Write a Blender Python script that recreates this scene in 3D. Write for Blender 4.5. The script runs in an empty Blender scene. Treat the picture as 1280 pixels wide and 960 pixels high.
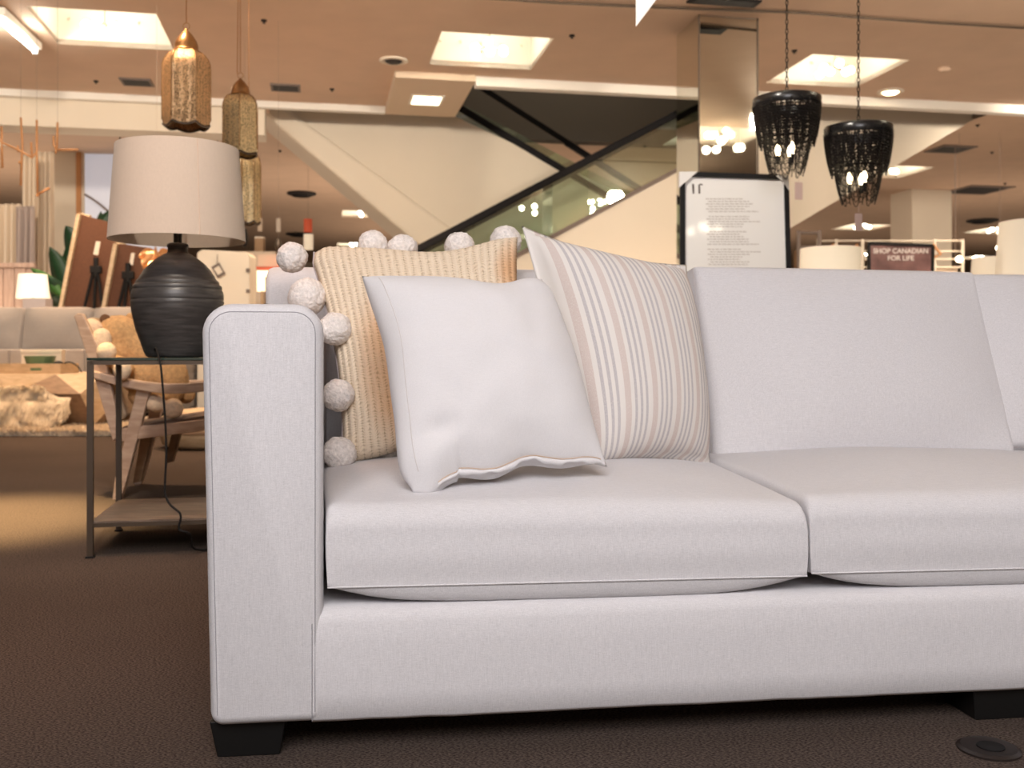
import bpy, bmesh, math, random
import numpy as np
from mathutils import Vector, Matrix, noise as mnoise
random.seed(7)
F = 1244.0
EYE = 0.61
HOR = 440.0
CEIL = 3.61
C = bpy.context.scene.collection
ORG = {}

# ------------------------------------------------------------------ coordinates
def P(px, py, Y):
    """world point that the camera at (0,0,EYE) sees at pixel px,py of 1280x960, Y metres ahead"""
    return Vector(((px-640.0)/F*Y, Y, EYE-(py-HOR)/F*Y))
RC, RS = math.cos(math.radians(10.9)), math.sin(math.radians(10.9))
def R(s, t, z):
    """store grid: s along the beams, t into the shop"""
    return Vector((s*RC - t*RS, s*RS + t*RC, z))
ROOMROT = math.radians(10.9)

# ------------------------------------------------------------------ materials
def new_mat(name):
    m = bpy.data.materials.new(name); m.use_nodes = True
    nt = m.node_tree; b = nt.nodes['Principled BSDF']
    return m, nt, b
def mat(name, col, rough=0.6, metal=0.0, emit=None, estr=0.0, noise=None, bump=None, spec=None, coat=0.0):
    m, nt, b = new_mat(name)
    b.inputs['Base Color'].default_value = (*col, 1)
    b.inputs['Roughness'].default_value = rough
    b.inputs['Metallic'].default_value = metal
    if spec is not None: b.inputs['Specular IOR Level'].default_value = spec
    if coat: b.inputs['Coat Weight'].default_value = coat
    if emit:
        b.inputs['Emission Color'].default_value = (*emit, 1); b.inputs['Emission Strength'].default_value = estr
    if noise:
        sc, amt = noise[0], noise[1]
        st = noise[2] if len(noise) > 2 else (1, 1, 1)
        tc = nt.nodes.new('ShaderNodeTexCoord'); mp = nt.nodes.new('ShaderNodeMapping')
        mp.inputs['Scale'].default_value = st
        nz = nt.nodes.new('ShaderNodeTexNoise'); nz.inputs['Scale'].default_value = sc
        nz.inputs['Detail'].default_value = 4
        rp = nt.nodes.new('ShaderNodeValToRGB')
        lo = [c*(1-amt) for c in col]; hi = [min(1, c*(1+amt)) for c in col]
        rp.color_ramp.elements[0].position = .3; rp.color_ramp.elements[1].position = .7
        rp.color_ramp.elements[0].color = (*lo, 1); rp.color_ramp.elements[1].color = (*hi, 1)
        nt.links.new(tc.outputs['Object'], mp.inputs[0]); nt.links.new(mp.outputs[0], nz.inputs['Vector'])
        nt.links.new(nz.outputs['Fac'], rp.inputs[0]); nt.links.new(rp.outputs[0], b.inputs['Base Color'])
        if bump:
            bp = nt.nodes.new('ShaderNodeBump'); bp.inputs['Strength'].default_value = bump[0]; bp.inputs['Distance'].default_value = bump[1]
            nt.links.new(nz.outputs['Fac'], bp.inputs['Height']); nt.links.new(bp.outputs[0], b.inputs['Normal'])
    return m
def fabric(name, col, var=0.10, s=700, warm=(0, 0, 0), rough=0.9, bump=0.3, sheen=0.15):
    """plain linen weave: slubby threads both ways"""
    m, nt, b = new_mat(name); N = nt.nodes; L = nt.links
    b.inputs['Roughness'].default_value = rough; b.inputs['Specular IOR Level'].default_value = 0.2
    b.inputs['Sheen Weight'].default_value = sheen
    tc = N.new('ShaderNodeTexCoord')
    outs = []
    for sc in ((s*.06, s, s), (s, s, s*.06), (s*.7, s*.7, s*.7)):
        mp = N.new('ShaderNodeMapping'); mp.inputs['Scale'].default_value = sc
        nz = N.new('ShaderNodeTexNoise'); nz.inputs['Scale'].default_value = 1.0; nz.inputs['Detail'].default_value = 1.5
        L.new(tc.outputs['Object'], mp.inputs[0]); L.new(mp.outputs[0], nz.inputs['Vector']); outs.append(nz.outputs['Fac'])
    ad = N.new('ShaderNodeMath'); ad.operation = 'ADD'; L.new(outs[0], ad.inputs[0]); L.new(outs[1], ad.inputs[1])
    a2 = N.new('ShaderNodeMath'); a2.operation = 'ADD'; L.new(ad.outputs[0], a2.inputs[0]); L.new(outs[2], a2.inputs[1])
    dv = N.new('ShaderNodeMath'); dv.operation = 'DIVIDE'; dv.inputs[1].default_value = 3.0; L.new(a2.outputs[0], dv.inputs[0])
    rp = N.new('ShaderNodeValToRGB'); e = rp.color_ramp.elements
    e[0].position = .33; e[1].position = .66
    e[0].color = (*[c*(1-var*1.5) for c in col], 1); e[1].color = (*[min(1, c*(1+var)) for c in col], 1)
    L.new(dv.outputs[0], rp.inputs[0]); L.new(rp.outputs[0], b.inputs['Base Color'])
    bp = N.new('ShaderNodeBump'); bp.inputs['Strength'].default_value = bump; bp.inputs['Distance'].default_value = 0.001
    L.new(dv.outputs[0], bp.inputs['Height']); L.new(bp.outputs[0], b.inputs['Normal'])
    return m
def wood(name, c0, c1, scale=6, rough=0.5, axis=(1, 12, 12)):
    m, nt, b = new_mat(name); N = nt.nodes; L = nt.links
    b.inputs['Roughness'].default_value = rough
    tc = N.new('ShaderNodeTexCoord'); mp = N.new('ShaderNodeMapping'); mp.inputs['Scale'].default_value = axis
    nz = N.new('ShaderNodeTexNoise'); nz.inputs['Scale'].default_value = scale; nz.inputs['Detail'].default_value = 5; nz.inputs['Distortion'].default_value = .6
    rp = N.new('ShaderNodeValToRGB'); rp.color_ramp.elements[0].position = .35; rp.color_ramp.elements[1].position = .68
    rp.color_ramp.elements[0].color = (*c0, 1); rp.color_ramp.elements[1].color = (*c1, 1)
    L.new(tc.outputs['Object'], mp.inputs[0]); L.new(mp.outputs[0], nz.inputs['Vector']); L.new(nz.outputs['Fac'], rp.inputs[0]); L.new(rp.outputs[0], b.inputs['Base Color'])
    return m
def thin_glass(name, tint, refl=0.12, rough=0.0):
    m, nt, b = new_mat(name); N = nt.nodes; L = nt.links; N.remove(b)
    out = N['Material Output']; tr = N.new('ShaderNodeBsdfTransparent'); tr.inputs[0].default_value = (*tint, 1)
    gl = N.new('ShaderNodeBsdfGlossy'); gl.inputs['Roughness'].default_value = rough; gl.inputs[0].default_value = (.95, 1, .95, 1)
    lw = N.new('ShaderNodeLayerWeight'); lw.inputs[0].default_value = 0.25
    mr = N.new('ShaderNodeMapRange'); mr.inputs['To Min'].default_value = refl; mr.inputs['To Max'].default_value = .9
    mx = N.new('ShaderNodeMixShader')
    L.new(lw.outputs['Fresnel'], mr.inputs[0]); L.new(mr.outputs[0], mx.inputs[0]); L.new(tr.outputs[0], mx.inputs[1]); L.new(gl.outputs[0], mx.inputs[2]); L.new(mx.outputs[0], out.inputs[0])
    return m
def glow_shade(name, col, estr, ecol=None):
    return mat(name, col, 0.8, emit=ecol or col, estr=estr)

M = {}
M['sofa'] = fabric('sofa_linen', (.665, .65, .665), .10, 900)
M['pillow'] = fabric('pillow_linen', (.73, .715, .725), .04, 1100, bump=.2)
M['seam'] = mat('seam_thread', (.30, .29, .31), .9)
M['seam_light'] = mat('seam_thread_pale', (.62, .58, .57), .9)
M['hem'] = mat('hem_tan', (.62, .47, .36), .9)
M['black_leg'] = mat('black_lacquer', (.006, .006, .006), .45)
M['pom'] = mat('pom_yarn', (.85, .79, .745), 1.0, noise=(160, .16), bump=(.9, .004))
M['pom_dark'] = mat('pom_yarn_pink', (.55, .42, .36), 1.0, noise=(160, .2), bump=(.9, .004))
M['ceil'] = mat('ceiling_paint', (.62, .455, .34), .9, noise=(2.5, .04))
M['cream'] = mat('cream_paint', (.73, .645, .535), .75, noise=(1.5, .02))
M['white'] = mat('white_paint', (.82, .79, .74), .7)
M['cool_white'] = mat('pale_paint', (.78, .76, .80), .7)
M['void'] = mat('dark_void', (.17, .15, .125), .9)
M['black'] = mat('black_metal', (.010, .009, .009), .6, spec=.2)
M['blackgloss'] = mat('black_gloss', (.015, .014, .014), .25)
M['handrail'] = mat('handrail_rubber', (.008, .007, .008), .6, spec=.12)
M['bronze'] = mat('dark_bronze', (.085, .062, .045), .45, .6)
M['glass_top'] = mat('tinted_glass_top', (.02, .035, .03), .05)
M['glass'] = thin_glass('escalator_glass', (.83, .93, .86), .20)
M['mirror'] = mat('mirror', (.80, .80, .74), .02, 1.0)
M['ceramic'] = mat('black_ceramic', (.050, .045, .044), .38, noise=(14, .4, (1, 1, 9)), bump=(.15, .002))
M['shade'] = fabric('shade_linen', (.64, .54, .46), .06, 700, bump=.15)
def translucent(m, w, col):
    nt = m.node_tree; b = nt.nodes['Principled BSDF']; t = nt.nodes.new('ShaderNodeBsdfTranslucent'); t.inputs[0].default_value = (*col, 1)
    x = nt.nodes.new('ShaderNodeMixShader'); x.inputs[0].default_value = w
    nt.links.new(b.outputs[0], x.inputs[1]); nt.links.new(t.outputs[0], x.inputs[2]); nt.links.new(x.outputs[0], nt.nodes['Material Output'].inputs[0])
translucent(M['shade'], .16, (.85, .70, .50))
M['wood_chair'] = wood('ash_wood', (.40, .27, .20), (.55, .40, .31), 5, .5, (2, 9, 9))
M['wood_dark'] = wood('shelf_wood', (.10, .07, .05), (.19, .135, .10), 5, .55, (2, 14, 14))
M['wood_pale'] = wood('pale_wood', (.50, .36, .22), (.62, .47, .31), 4, .6, (3, 3, 9))
M['wood_mid'] = wood('mid_wood', (.24, .15, .09), (.33, .21, .13), 4, .6, (3, 3, 9))
M['leather'] = mat('brown_leather', (.10, .055, .035), .5, noise=(12, .2))
M['greysofa'] = fabric('grey_upholstery', (.36, .315, .285), .06, 200)
M['rug'] = mat('shag_wool', (.74, .62, .47), 1.0, noise=(60, .25), bump=(1, .02))
M['fur'] = mat('sheepskin', (.80, .69, .53), 1.0, noise=(7, .12))
M['plush'] = mat('tan_plush', (.60, .36, .17), 1.0, noise=(70, .18), bump=(.7, .006))
M['plush_pale'] = mat('cream_plush', (.72, .55, .40), 1.0, noise=(70, .12), bump=(.7, .006))
M['plush_dark'] = mat('brown_plush', (.16, .08, .04), 1.0)
M['board'] = mat('cork_board', (.105, .040, .019), .85, noise=(40, .12))
M['leaf'] = mat('dark_leaf', (.012, .045, .018), .4, noise=(6, .4))
M['leaf_light'] = mat('young_leaf', (.05, .16, .03), .4, noise=(6, .4))
M['curtain'] = mat('cream_curtain', (.72, .60, .47), .85)
M['curtain_taupe'] = mat('taupe_cloth', (.42, .34, .31), .9)
M['twig'] = mat('bronze_twig', (.50, .24, .10), .5, .3)
M['pinkwood'] = wood('whitewashed_boards', (.55, .36, .28), (.70, .50, .40), 5, .7, (8, 8, 1))
M['lilac'] = mat('lilac_grey', (.50, .43, .42), .7)
M['green'] = mat('green_glaze', (.13, .24, .13), .35)
M['paper'] = mat('white_paper', (.80, .77, .74), .8)
M['card'] = mat('cream_card', (.70, .62, .52), .8)
M['poster'] = mat('poster_print', (.88, .85, .82), .05, spec=.7)
M['ink'] = mat('poster_ink', (.06, .035, .02), .5)
M['ink_pale'] = mat('poster_small_print', (.52, .47, .43), .4)
M['sign'] = mat('sign_print', (.19, .10, .095), .3, noise=(5, .5))
M['signtext'] = mat('sign_lettering', (.75, .66, .62), .5)
M['red'] = mat('red_shade', (.55, .09, .04), .7, emit=(.7, .12, .05), estr=.15)
M['copper'] = mat('copper_petal', (.85, .42, .18), .35, .8)
M['vent'] = mat('vent_metal', (.16, .12, .10), .6)
M['ventdark'] = mat('vent_slot', (.015, .012, .012), .7)
M['slat'] = mat('slat_panel', (.55, .44, .34), .7)
M['chrome'] = mat('chrome_ring', (.7, .62, .52), .25, .9)
M['bulb'] = mat('lit_bulb', (1, .9, .7), .3, emit=(1, .88, .66), estr=30)
M['bulb_soft'] = mat('lit_bulb_small', (1, .9, .7), .3, emit=(1, .80, .50), estr=14)
M['panel_light'] = mat('lit_diffuser', (.9, .88, .8), .6, emit=(1, .94, .84), estr=1.7)
M['coffer'] = mat('coffer_white', (.86, .82, .74), .7)
M['tube'] = mat('lit_tube', (1, 1, 1), .5, emit=(1, .98, .9), estr=9)
M['lampglow'] = glow_shade('lit_shade', (.85, .78, .66), .75, (1, .86, .66))
M['lampglow_soft'] = glow_shade('cream_shade', (.78, .70, .57), .28, (1, .84, .62))
M['lit_shelf'] = glow_shade('lit_shelf_back', (.8, .7, .55), 1.6, (1, .82, .55))
M['panel_glow'] = glow_shade('glowing_pale_panel', (.6, .6, .64), .33, (.86, .88, 1.0))
M['brown_box'] = mat('brown_goods', (.30, .19, .11), .8)
M['socket'] = mat('socket_plate', (.020, .014, .012), .38)
M['bead'] = mat('black_bead', (.006, .005, .005), .45, spec=.25)
M['tag_pink'] = mat('pink_tag', (.62, .45, .40), .8)

def carpet():
    m, nt, b = new_mat('carpet_loop'); N = nt.nodes; L = nt.links
    b.inputs['Roughness'].default_value = 1; b.inputs['Specular IOR Level'].default_value = .1
    tc = N.new('ShaderNodeTexCoord')
    mp = N.new('ShaderNodeMapping'); mp.inputs['Scale'].default_value = (210, 400, 1); mp.inputs['Rotation'].default_value = (0, 0, .5)
    nz = N.new('ShaderNodeTexNoise'); nz.inputs['Scale'].default_value = 1; nz.inputs['Detail'].default_value = 2
    n2 = N.new('ShaderNodeTexNoise'); n2.inputs['Scale'].default_value = 1.3; n2.inputs['Detail'].default_value = 3
    L.new(tc.outputs['Object'], mp.inputs[0]); L.new(mp.outputs[0], nz.inputs['Vector']); L.new(tc.outputs['Object'], n2.inputs['Vector'])
    rp = N.new('ShaderNodeValToRGB'); e = rp.color_ramp.elements
    e[0].position = .34; e[0].color = (.028, .020, .017, 1); e[1].position = .68; e[1].color = (.160, .120, .098, 1)
    L.new(nz.outputs['Fac'], rp.inputs[0])
    mx = N.new('ShaderNodeMixRGB'); mx.blend_type = 'MULTIPLY'; mx.inputs[0].default_value = .35
    L.new(rp.outputs[0], mx.inputs[1]); L.new(n2.outputs['Fac'], mx.inputs[2]); L.new(mx.outputs[0], b.inputs['Base Color'])
    bp = N.new('ShaderNodeBump'); bp.inputs['Strength'].default_value = .6; bp.inputs['Distance'].default_value = .003
    L.new(nz.outputs['Fac'], bp.inputs['Height']); L.new(bp.outputs[0], b.inputs['Normal'])
    return m
M['carpet'] = carpet()

def striped():
    m, nt, b = new_mat('striped_cotton'); N = nt.nodes; L = nt.links
    b.inputs['Roughness'].default_value = .9; b.inputs['Specular IOR Level'].default_value = .15
    uv = N.new('ShaderNodeUVMap'); sep = N.new('ShaderNodeSeparateXYZ'); L.new(uv.outputs[0], sep.inputs[0])
    mu = N.new('ShaderNodeMath'); mu.operation = 'MULTIPLY_ADD'; mu.inputs[1].default_value = 6.0; mu.inputs[2].default_value = 0.62
    L.new(sep.outputs[0], mu.inputs[0])
    fr = N.new('ShaderNodeMath'); fr.operation = 'FRACT'; L.new(mu.outputs[0], fr.inputs[0])
    rp = N.new('ShaderNodeValToRGB'); rp.color_ramp.interpolation = 'CONSTANT'
    W = (.76, .72, .68, 1); B = (.63, .535, .495, 1); G = (.50, .47, .48, 1)
    stops = [(0, B), (.20, W), (.33, G), (.42, W), (.53, G), (.62, W), (.73, G), (.82, W)]
    e = rp.color_ramp.elements
    e[0].position = 0; e[0].color = B; e[1].position = .20; e[1].color = W
    for p, c in stops[2:]:
        x = e.new(p); x.color = c
    L.new(fr.outputs[0], rp.inputs[0])
    # woven speckle inside the stripes
    mp = N.new('ShaderNodeMapping'); mp.inputs['Scale'].default_value = (420, 160, 1); L.new(uv.outputs[0], mp.inputs[0])
    nz = N.new('ShaderNodeTexNoise'); nz.inputs['Scale'].default_value = 1; L.new(mp.outputs[0], nz.inputs['Vector'])
    mx = N.new('ShaderNodeMixRGB'); mx.blend_type = 'MIX'; mx.inputs[2].default_value = W
    r2 = N.new('ShaderNodeMapRange'); r2.inputs['From Min'].default_value = .45; r2.inputs['From Max'].default_value = .75; r2.inputs['To Max'].default_value = .7
    L.new(nz.outputs['Fac'], r2.inputs[0]); L.new(r2.outputs[0], mx.inputs[0]); L.new(rp.outputs[0], mx.inputs[1])
    # plain white flange at the edges
    ab = N.new('ShaderNodeMath'); ab.operation = 'SUBTRACT'; ab.inputs[1].default_value = .5; L.new(sep.outputs[0], ab.inputs[0])
    ab2 = N.new('ShaderNodeMath'); ab2.operation = 'ABSOLUTE'; L.new(ab.outputs[0], ab2.inputs[0])
    gt = N.new('ShaderNodeMath'); gt.operation = 'GREATER_THAN'; gt.inputs[1].default_value = .455; L.new(ab2.outputs[0], gt.inputs[0])
    m2 = N.new('ShaderNodeMixRGB'); m2.inputs[2].default_value = W; L.new(gt.outputs[0], m2.inputs[0]); L.new(mx.outputs[0], m2.inputs[1])
    L.new(m2.outputs[0], b.inputs['Base Color'])
    return m
M['striped'] = striped()

def jute():
    m, nt, b = new_mat('jute_braid'); N = nt.nodes; L = nt.links
    b.inputs['Roughness'].default_value = .8; b.inputs['Specular IOR Level'].default_value = .25
    uv = N.new('ShaderNodeUVMap')
    sx = N.new('ShaderNodeSeparateXYZ'); L.new(uv.outputs[0], sx.inputs[0])
    def mth(op, x, y=None):
        n_ = N.new('ShaderNodeMath'); n_.operation = op
        for q, val in enumerate((x, y)):
            if val is None: continue
            if isinstance(val, (int, float)): n_.inputs[q].default_value = val
            else: L.new(val, n_.inputs[q])
        return n_.outputs[0]
    tri = mth('MULTIPLY', mth('ABSOLUTE', mth('SUBTRACT', mth('FRACT', mth('MULTIPLY', sx.outputs[0], 27.0)), .5)), 2.0)
    ph = mth('ADD', mth('MULTIPLY', sx.outputs[1], 76.0), mth('MULTIPLY', tri, -.55))
    wob = N.new('ShaderNodeTexNoise'); wob.inputs['Scale'].default_value = 14; L.new(uv.outputs[0], wob.inputs['Vector'])
    ph = mth('ADD', ph, mth('MULTIPLY', wob.outputs['Fac'], 5.0))
    wsin = mth('ADD', mth('MULTIPLY', mth('SINE', mth('MULTIPLY', ph, 6.2832)), .26), mth('SUBTRACT', .82, mth('MULTIPLY', mth('POWER', tri, 2.5), .62)))
    m2 = N.new('ShaderNodeMapping'); m2.inputs['Scale'].default_value = (220, 34, 1); L.new(uv.outputs[0], m2.inputs[0])
    nz = N.new('ShaderNodeTexNoise'); nz.inputs['Scale'].default_value = 1; nz.inputs['Detail'].default_value = 3; L.new(m2.outputs[0], nz.inputs['Vector'])
    rp = N.new('ShaderNodeValToRGB'); e = rp.color_ramp.elements
    e[0].position = .22; e[0].color = (.46, .35, .23, 1); e[1].position = .58; e[1].color = (.82, .69, .53, 1)
    md = N.new('ShaderNodeMath'); md.operation = 'ADD'; L.new(wsin, md.inputs[0]); L.new(nz.outputs['Fac'], md.inputs[1])
    hf = N.new('ShaderNodeMath'); hf.operation = 'MULTIPLY'; hf.inputs[1].default_value = .5; L.new(md.outputs[0], hf.inputs[0]); L.new(hf.outputs[0], rp.inputs[0])
    # russet patches: partly dyed fibre, partly warm bounce and shade painted in
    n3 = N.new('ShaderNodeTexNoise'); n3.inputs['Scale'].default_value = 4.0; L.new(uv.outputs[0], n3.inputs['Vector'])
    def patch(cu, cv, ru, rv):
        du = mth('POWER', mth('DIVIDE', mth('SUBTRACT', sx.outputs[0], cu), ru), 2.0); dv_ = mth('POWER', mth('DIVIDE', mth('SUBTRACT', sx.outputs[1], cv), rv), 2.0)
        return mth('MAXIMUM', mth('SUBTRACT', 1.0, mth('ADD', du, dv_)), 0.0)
    russet_tone = mth('MAXIMUM', patch(.34, .38, .24, .42), patch(1.0, .84, .14, .16))
    russet_tone = mth('MINIMUM', mth('MULTIPLY', mth('MULTIPLY', russet_tone, mth('ADD', n3.outputs['Fac'], .35)), 1.0), .8)
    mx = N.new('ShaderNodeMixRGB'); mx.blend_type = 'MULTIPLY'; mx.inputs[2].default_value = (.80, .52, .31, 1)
    L.new(russet_tone, mx.inputs[0]); L.new(rp.outputs[0], mx.inputs[1])
    # dark husk specks
    n4 = N.new('ShaderNodeTexNoise'); n4.inputs['Scale'].default_value = 38; L.new(uv.outputs[0], n4.inputs['Vector'])
    r4 = N.new('ShaderNodeMapRange'); r4.inputs['From Min'].default_value = .74; r4.inputs['From Max'].default_value = .80; r4.inputs['To Max'].default_value = .8
    L.new(n4.outputs['Fac'], r4.inputs[0])
    m4 = N.new('ShaderNodeMixRGB'); m4.inputs[2].default_value = (.16, .07, .03, 1); L.new(r4.outputs[0], m4.inputs[0]); L.new(mx.outputs[0], m4.inputs[1])
    L.new(m4.outputs[0], b.inputs['Base Color'])
    bp = N.new('ShaderNodeBump'); bp.inputs['Strength'].default_value = .5; bp.inputs['Distance'].default_value = .002
    L.new(hf.outputs[0], bp.inputs['Height']); L.new(bp.outputs[0], b.inputs['Normal'])
    return m
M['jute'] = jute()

def brass(name, c0, c1, holes):
    """pierced brass sheet: rows of small punched holes"""
    m, nt, b = new_mat(name); N = nt.nodes; L = nt.links
    b.inputs['Metallic'].default_value = .6; b.inputs['Roughness'].default_value = .3
    tc = N.new('ShaderNodeTexCoord'); vo = N.new('ShaderNodeTexVoronoi'); vo.inputs['Scale'].default_value = holes; vo.inputs['Randomness'].default_value = .55
    L.new(tc.outputs['Object'], vo.inputs['Vector'])
    rp = N.new('ShaderNodeValToRGB'); e = rp.color_ramp.elements
    e[0].position = .28; e[0].color = (*c0, 1); e[1].position = .42; e[1].color = (*c1, 1)
    L.new(vo.outputs['Distance'], rp.inputs[0]); L.new(rp.outputs[0], b.inputs['Base Color'])
    bp = N.new('ShaderNodeBump'); bp.inputs['Strength'].default_value = .8; bp.inputs['Distance'].default_value = .004
    L.new(vo.outputs['Distance'], bp.inputs['Height']); L.new(bp.outputs[0], b.inputs['Normal'])
    return m
M['brass'] = brass('pierced_copper_brass', (.09, .045, .02), (.80, .52, .28), 120)
M['brass_pale'] = brass('pierced_pale_brass', (.14, .09, .04), (.90, .72, .42), 95)
M['brass_plain'] = mat('brass_plain', (.42, .24, .11), .35, .9)

# ------------------------------------------------------------------ object plumbing
def tag(o, label=None, cat=None, group=None, kind=None):
    if label: o['label'] = label
    if cat: o['category'] = cat
    if group: o['group'] = group
    if kind: o['kind'] = kind
    return o
def thing(name, label, cat, loc, group=None, kind=None):
    o = bpy.data.objects.new(name, None); C.objects.link(o)
    o.empty_display_size = .05
    o.location = loc; ORG[o.name] = Vector(loc)
    return tag(o, label, cat, group, kind)
class MB:
    def __init__(s): s.v = []; s.f = []; s.uv = []; s.fm = []
    def add(s, vs, fs):
        k = len(s.v); s.v += [Vector(p) for p in vs]; s.f += [tuple(i+k for i in f) for f in fs]; return s
    def box(s, c, size, rot=0.0, mtx=None):
        hx, hy, hz = size[0]/2, size[1]/2, size[2]/2
        m = mtx if mtx is not None else Matrix.Rotation(rot, 3, 'Z')
        vs = [Vector(c)+m @ Vector((x, y, z)) for x in (-hx, hx) for y in (-hy, hy) for z in (-hz, hz)]
        return s.add(vs, [(0, 1, 3, 2), (4, 6, 7, 5), (0, 4, 5, 1), (2, 3, 7, 6), (0, 2, 6, 4), (1, 5, 7, 3)])
    def beam(s, p0, p1, w, h, up=(0, 0, 1)):
        """rectangular bar from p0 to p1; w across, h along up"""
        p0, p1 = Vector(p0), Vector(p1); d = (p1-p0).normalized(); up = Vector(up)
        x = d.cross(up).normalized(); u = x.cross(d).normalized()
        vs = [p+x*a*w/2+u*b*h/2 for p in (p0, p1) for a, b in ((-1, -1), (1, -1), (1, 1), (-1, 1))]
        return s.add(vs, [(0, 1, 2, 3), (7, 6, 5, 4), (0, 4, 5, 1), (1, 5, 6, 2), (2, 6, 7, 3), (3, 7, 4, 0)])
    def tube(s, pts, r, n=8, cap=True):
        pts = [Vector(p) for p in pts]; rs = r if isinstance(r, (list, tuple)) else [r]*len(pts)
        k = len(s.v); prev = None
        for i, p in enumerate(pts):
            d = (pts[min(i+1, len(pts)-1)]-pts[max(i-1, 0)])
            d = d.normalized() if d.length > 1e-9 else Vector((0, 0, 1))
            if prev is None:
                prev = d.orthogonal().normalized()
            x = (prev-d*prev.dot(d)); x = x.normalized() if x.length > 1e-6 else d.orthogonal().normalized()
            prev = x; y = d.cross(x)
            for j in range(n):
                a = 2*math.pi*j/n; s.v.append(p+(x*math.cos(a)+y*math.sin(a))*rs[i])
        for i in range(len(pts)-1):
            for j in range(n):
                a, b = k+i*n+j, k+i*n+(j+1) % n; s.f.append((a, b, b+n, a+n))
        if cap:
            s.f.append(tuple(k+j for j in reversed(range(n)))); s.f.append(tuple(k+(len(pts)-1)*n+j for j in range(n)))
        return s
    def lathe(s, prof, c=(0, 0, 0), n=40, phase=0.0, caps=(True, True)):
        c = Vector(c); k = len(s.v)
        for r, z in prof:
            for j in range(n):
                a = 2*math.pi*j/n+phase; s.v.append(c+Vector((r*math.cos(a), r*math.sin(a), z)))
        for i in range(len(prof)-1):
            for j in range(n):
                a, b = k+i*n+j, k+i*n+(j+1) % n; s.f.append((a, b, b+n, a+n))
        if caps[0]: s.f.append(tuple(k+j for j in reversed(range(n))))
        if caps[1]: s.f.append(tuple(k+(len(prof)-1)*n+j for j in range(n)))
        return s
    def ball(s, c, r, sub=2, scale=(1, 1, 1), rot=None):
        bm = bmesh.new(); bmesh.ops.create_icosphere(bm, subdivisions=sub, radius=1.0)
        bm.verts.ensure_lookup_table(); rm = rot or Matrix.Identity(3)
        vs = [Vector(c)+rm @ Vector((v.co.x*r*scale[0], v.co.y*r*scale[1], v.co.z*r*scale[2])) for v in bm.verts]
        fs = [tuple(v.index for v in f.verts) for f in bm.faces]; bm.free()
        return s.add(vs, fs)
    def prism(s, poly, off):
        """polygon (world points) extruded by vector off"""
        n = len(poly); off = Vector(off); k = len(s.v)
        s.v += [Vector(p) for p in poly] + [Vector(p)+off for p in poly]
        s.f += [tuple(k+i for i in range(n)), tuple(k+n+i for i in reversed(range(n)))]
        for i in range(n):
            j = (i+1) % n; s.f.append((k+i, k+n+i, k+n+j, k+j))
        return s
    def build(s, name, m, parent=None, smooth=False, loc=None, bevel=0.0, angle=None, label=None, fix=True):
        org = ORG[parent.name] if parent is not None else Vector(loc if loc is not None else (0, 0, 0))
        me = bpy.data.meshes.new(name); me.from_pydata([tuple(p-org) for p in s.v], [], s.f)
        if s.uv:
            ul = me.uv_layers.new(name='UVMap')
            for lp in me.loops: ul.data[lp.index].uv = s.uv[lp.vertex_index]
        me.validate()
        if fix:
            bm = bmesh.new(); bm.from_mesh(me); bmesh.ops.recalc_face_normals(bm, faces=bm.faces[:])
            bm.to_mesh(me); bm.free()
        for mm in (m if isinstance(m, list) else [m]): me.materials.append(mm)
        if s.fm:
            for i, pl in enumerate(me.polygons): pl.material_index = s.fm[i]
        o = bpy.data.objects.new(name, me); C.objects.link(o)
        if smooth:
            for pl in me.polygons: pl.use_smooth = True
            if angle: 
                try: me.set_sharp_from_angle(angle=math.radians(angle))
                except Exception: pass
        if bevel:
            bv = o.modifiers.new('bevel', 'BEVEL'); bv.width = bevel; bv.segments = 2; bv.limit_method = 'ANGLE'
        if parent is not None:
            o.parent = parent; o.location = (0, 0, 0)
        else:
            o.location = org
        ORG[o.name] = org
        if label: o['label'] = label
        return o
def copy_tree(o, loc=None, parent=None, label=None, rotz=None):
    c = o.copy(); C.objects.link(c)
    if parent is not None: c.parent = parent
    if loc is not None: c.location = loc
    if rotz is not None: c.rotation_euler = (0, 0, rotz)
    if label: c['label'] = label
    ORG[c.name] = Vector(loc) if loc is not None else ORG[o.name]
    for ch in list(o.children): copy_tree(ch, None, c)
    return c
def light(name, kind, loc, energy, col, target=None, size=None, sizey=None, spot=None, blend=.6, radius=.05, spread=None):
    d = bpy.data.lights.new(name, kind); d.energy = energy; d.color = col
    if kind == 'AREA':
        d.shape = 'RECTANGLE'; d.size = size; d.size_y = sizey or size
        if spread: d.spread = spread
    else:
        d.shadow_soft_size = radius
    if kind == 'SPOT': d.spot_size = spot; d.spot_blend = blend
    o = bpy.data.objects.new(name, d); C.objects.link(o); o.location = loc
    if target is not None:
        o.rotation_euler = (Vector(target)-Vector(loc)).to_track_quat('-Z', 'Y').to_euler()
    return o

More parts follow.
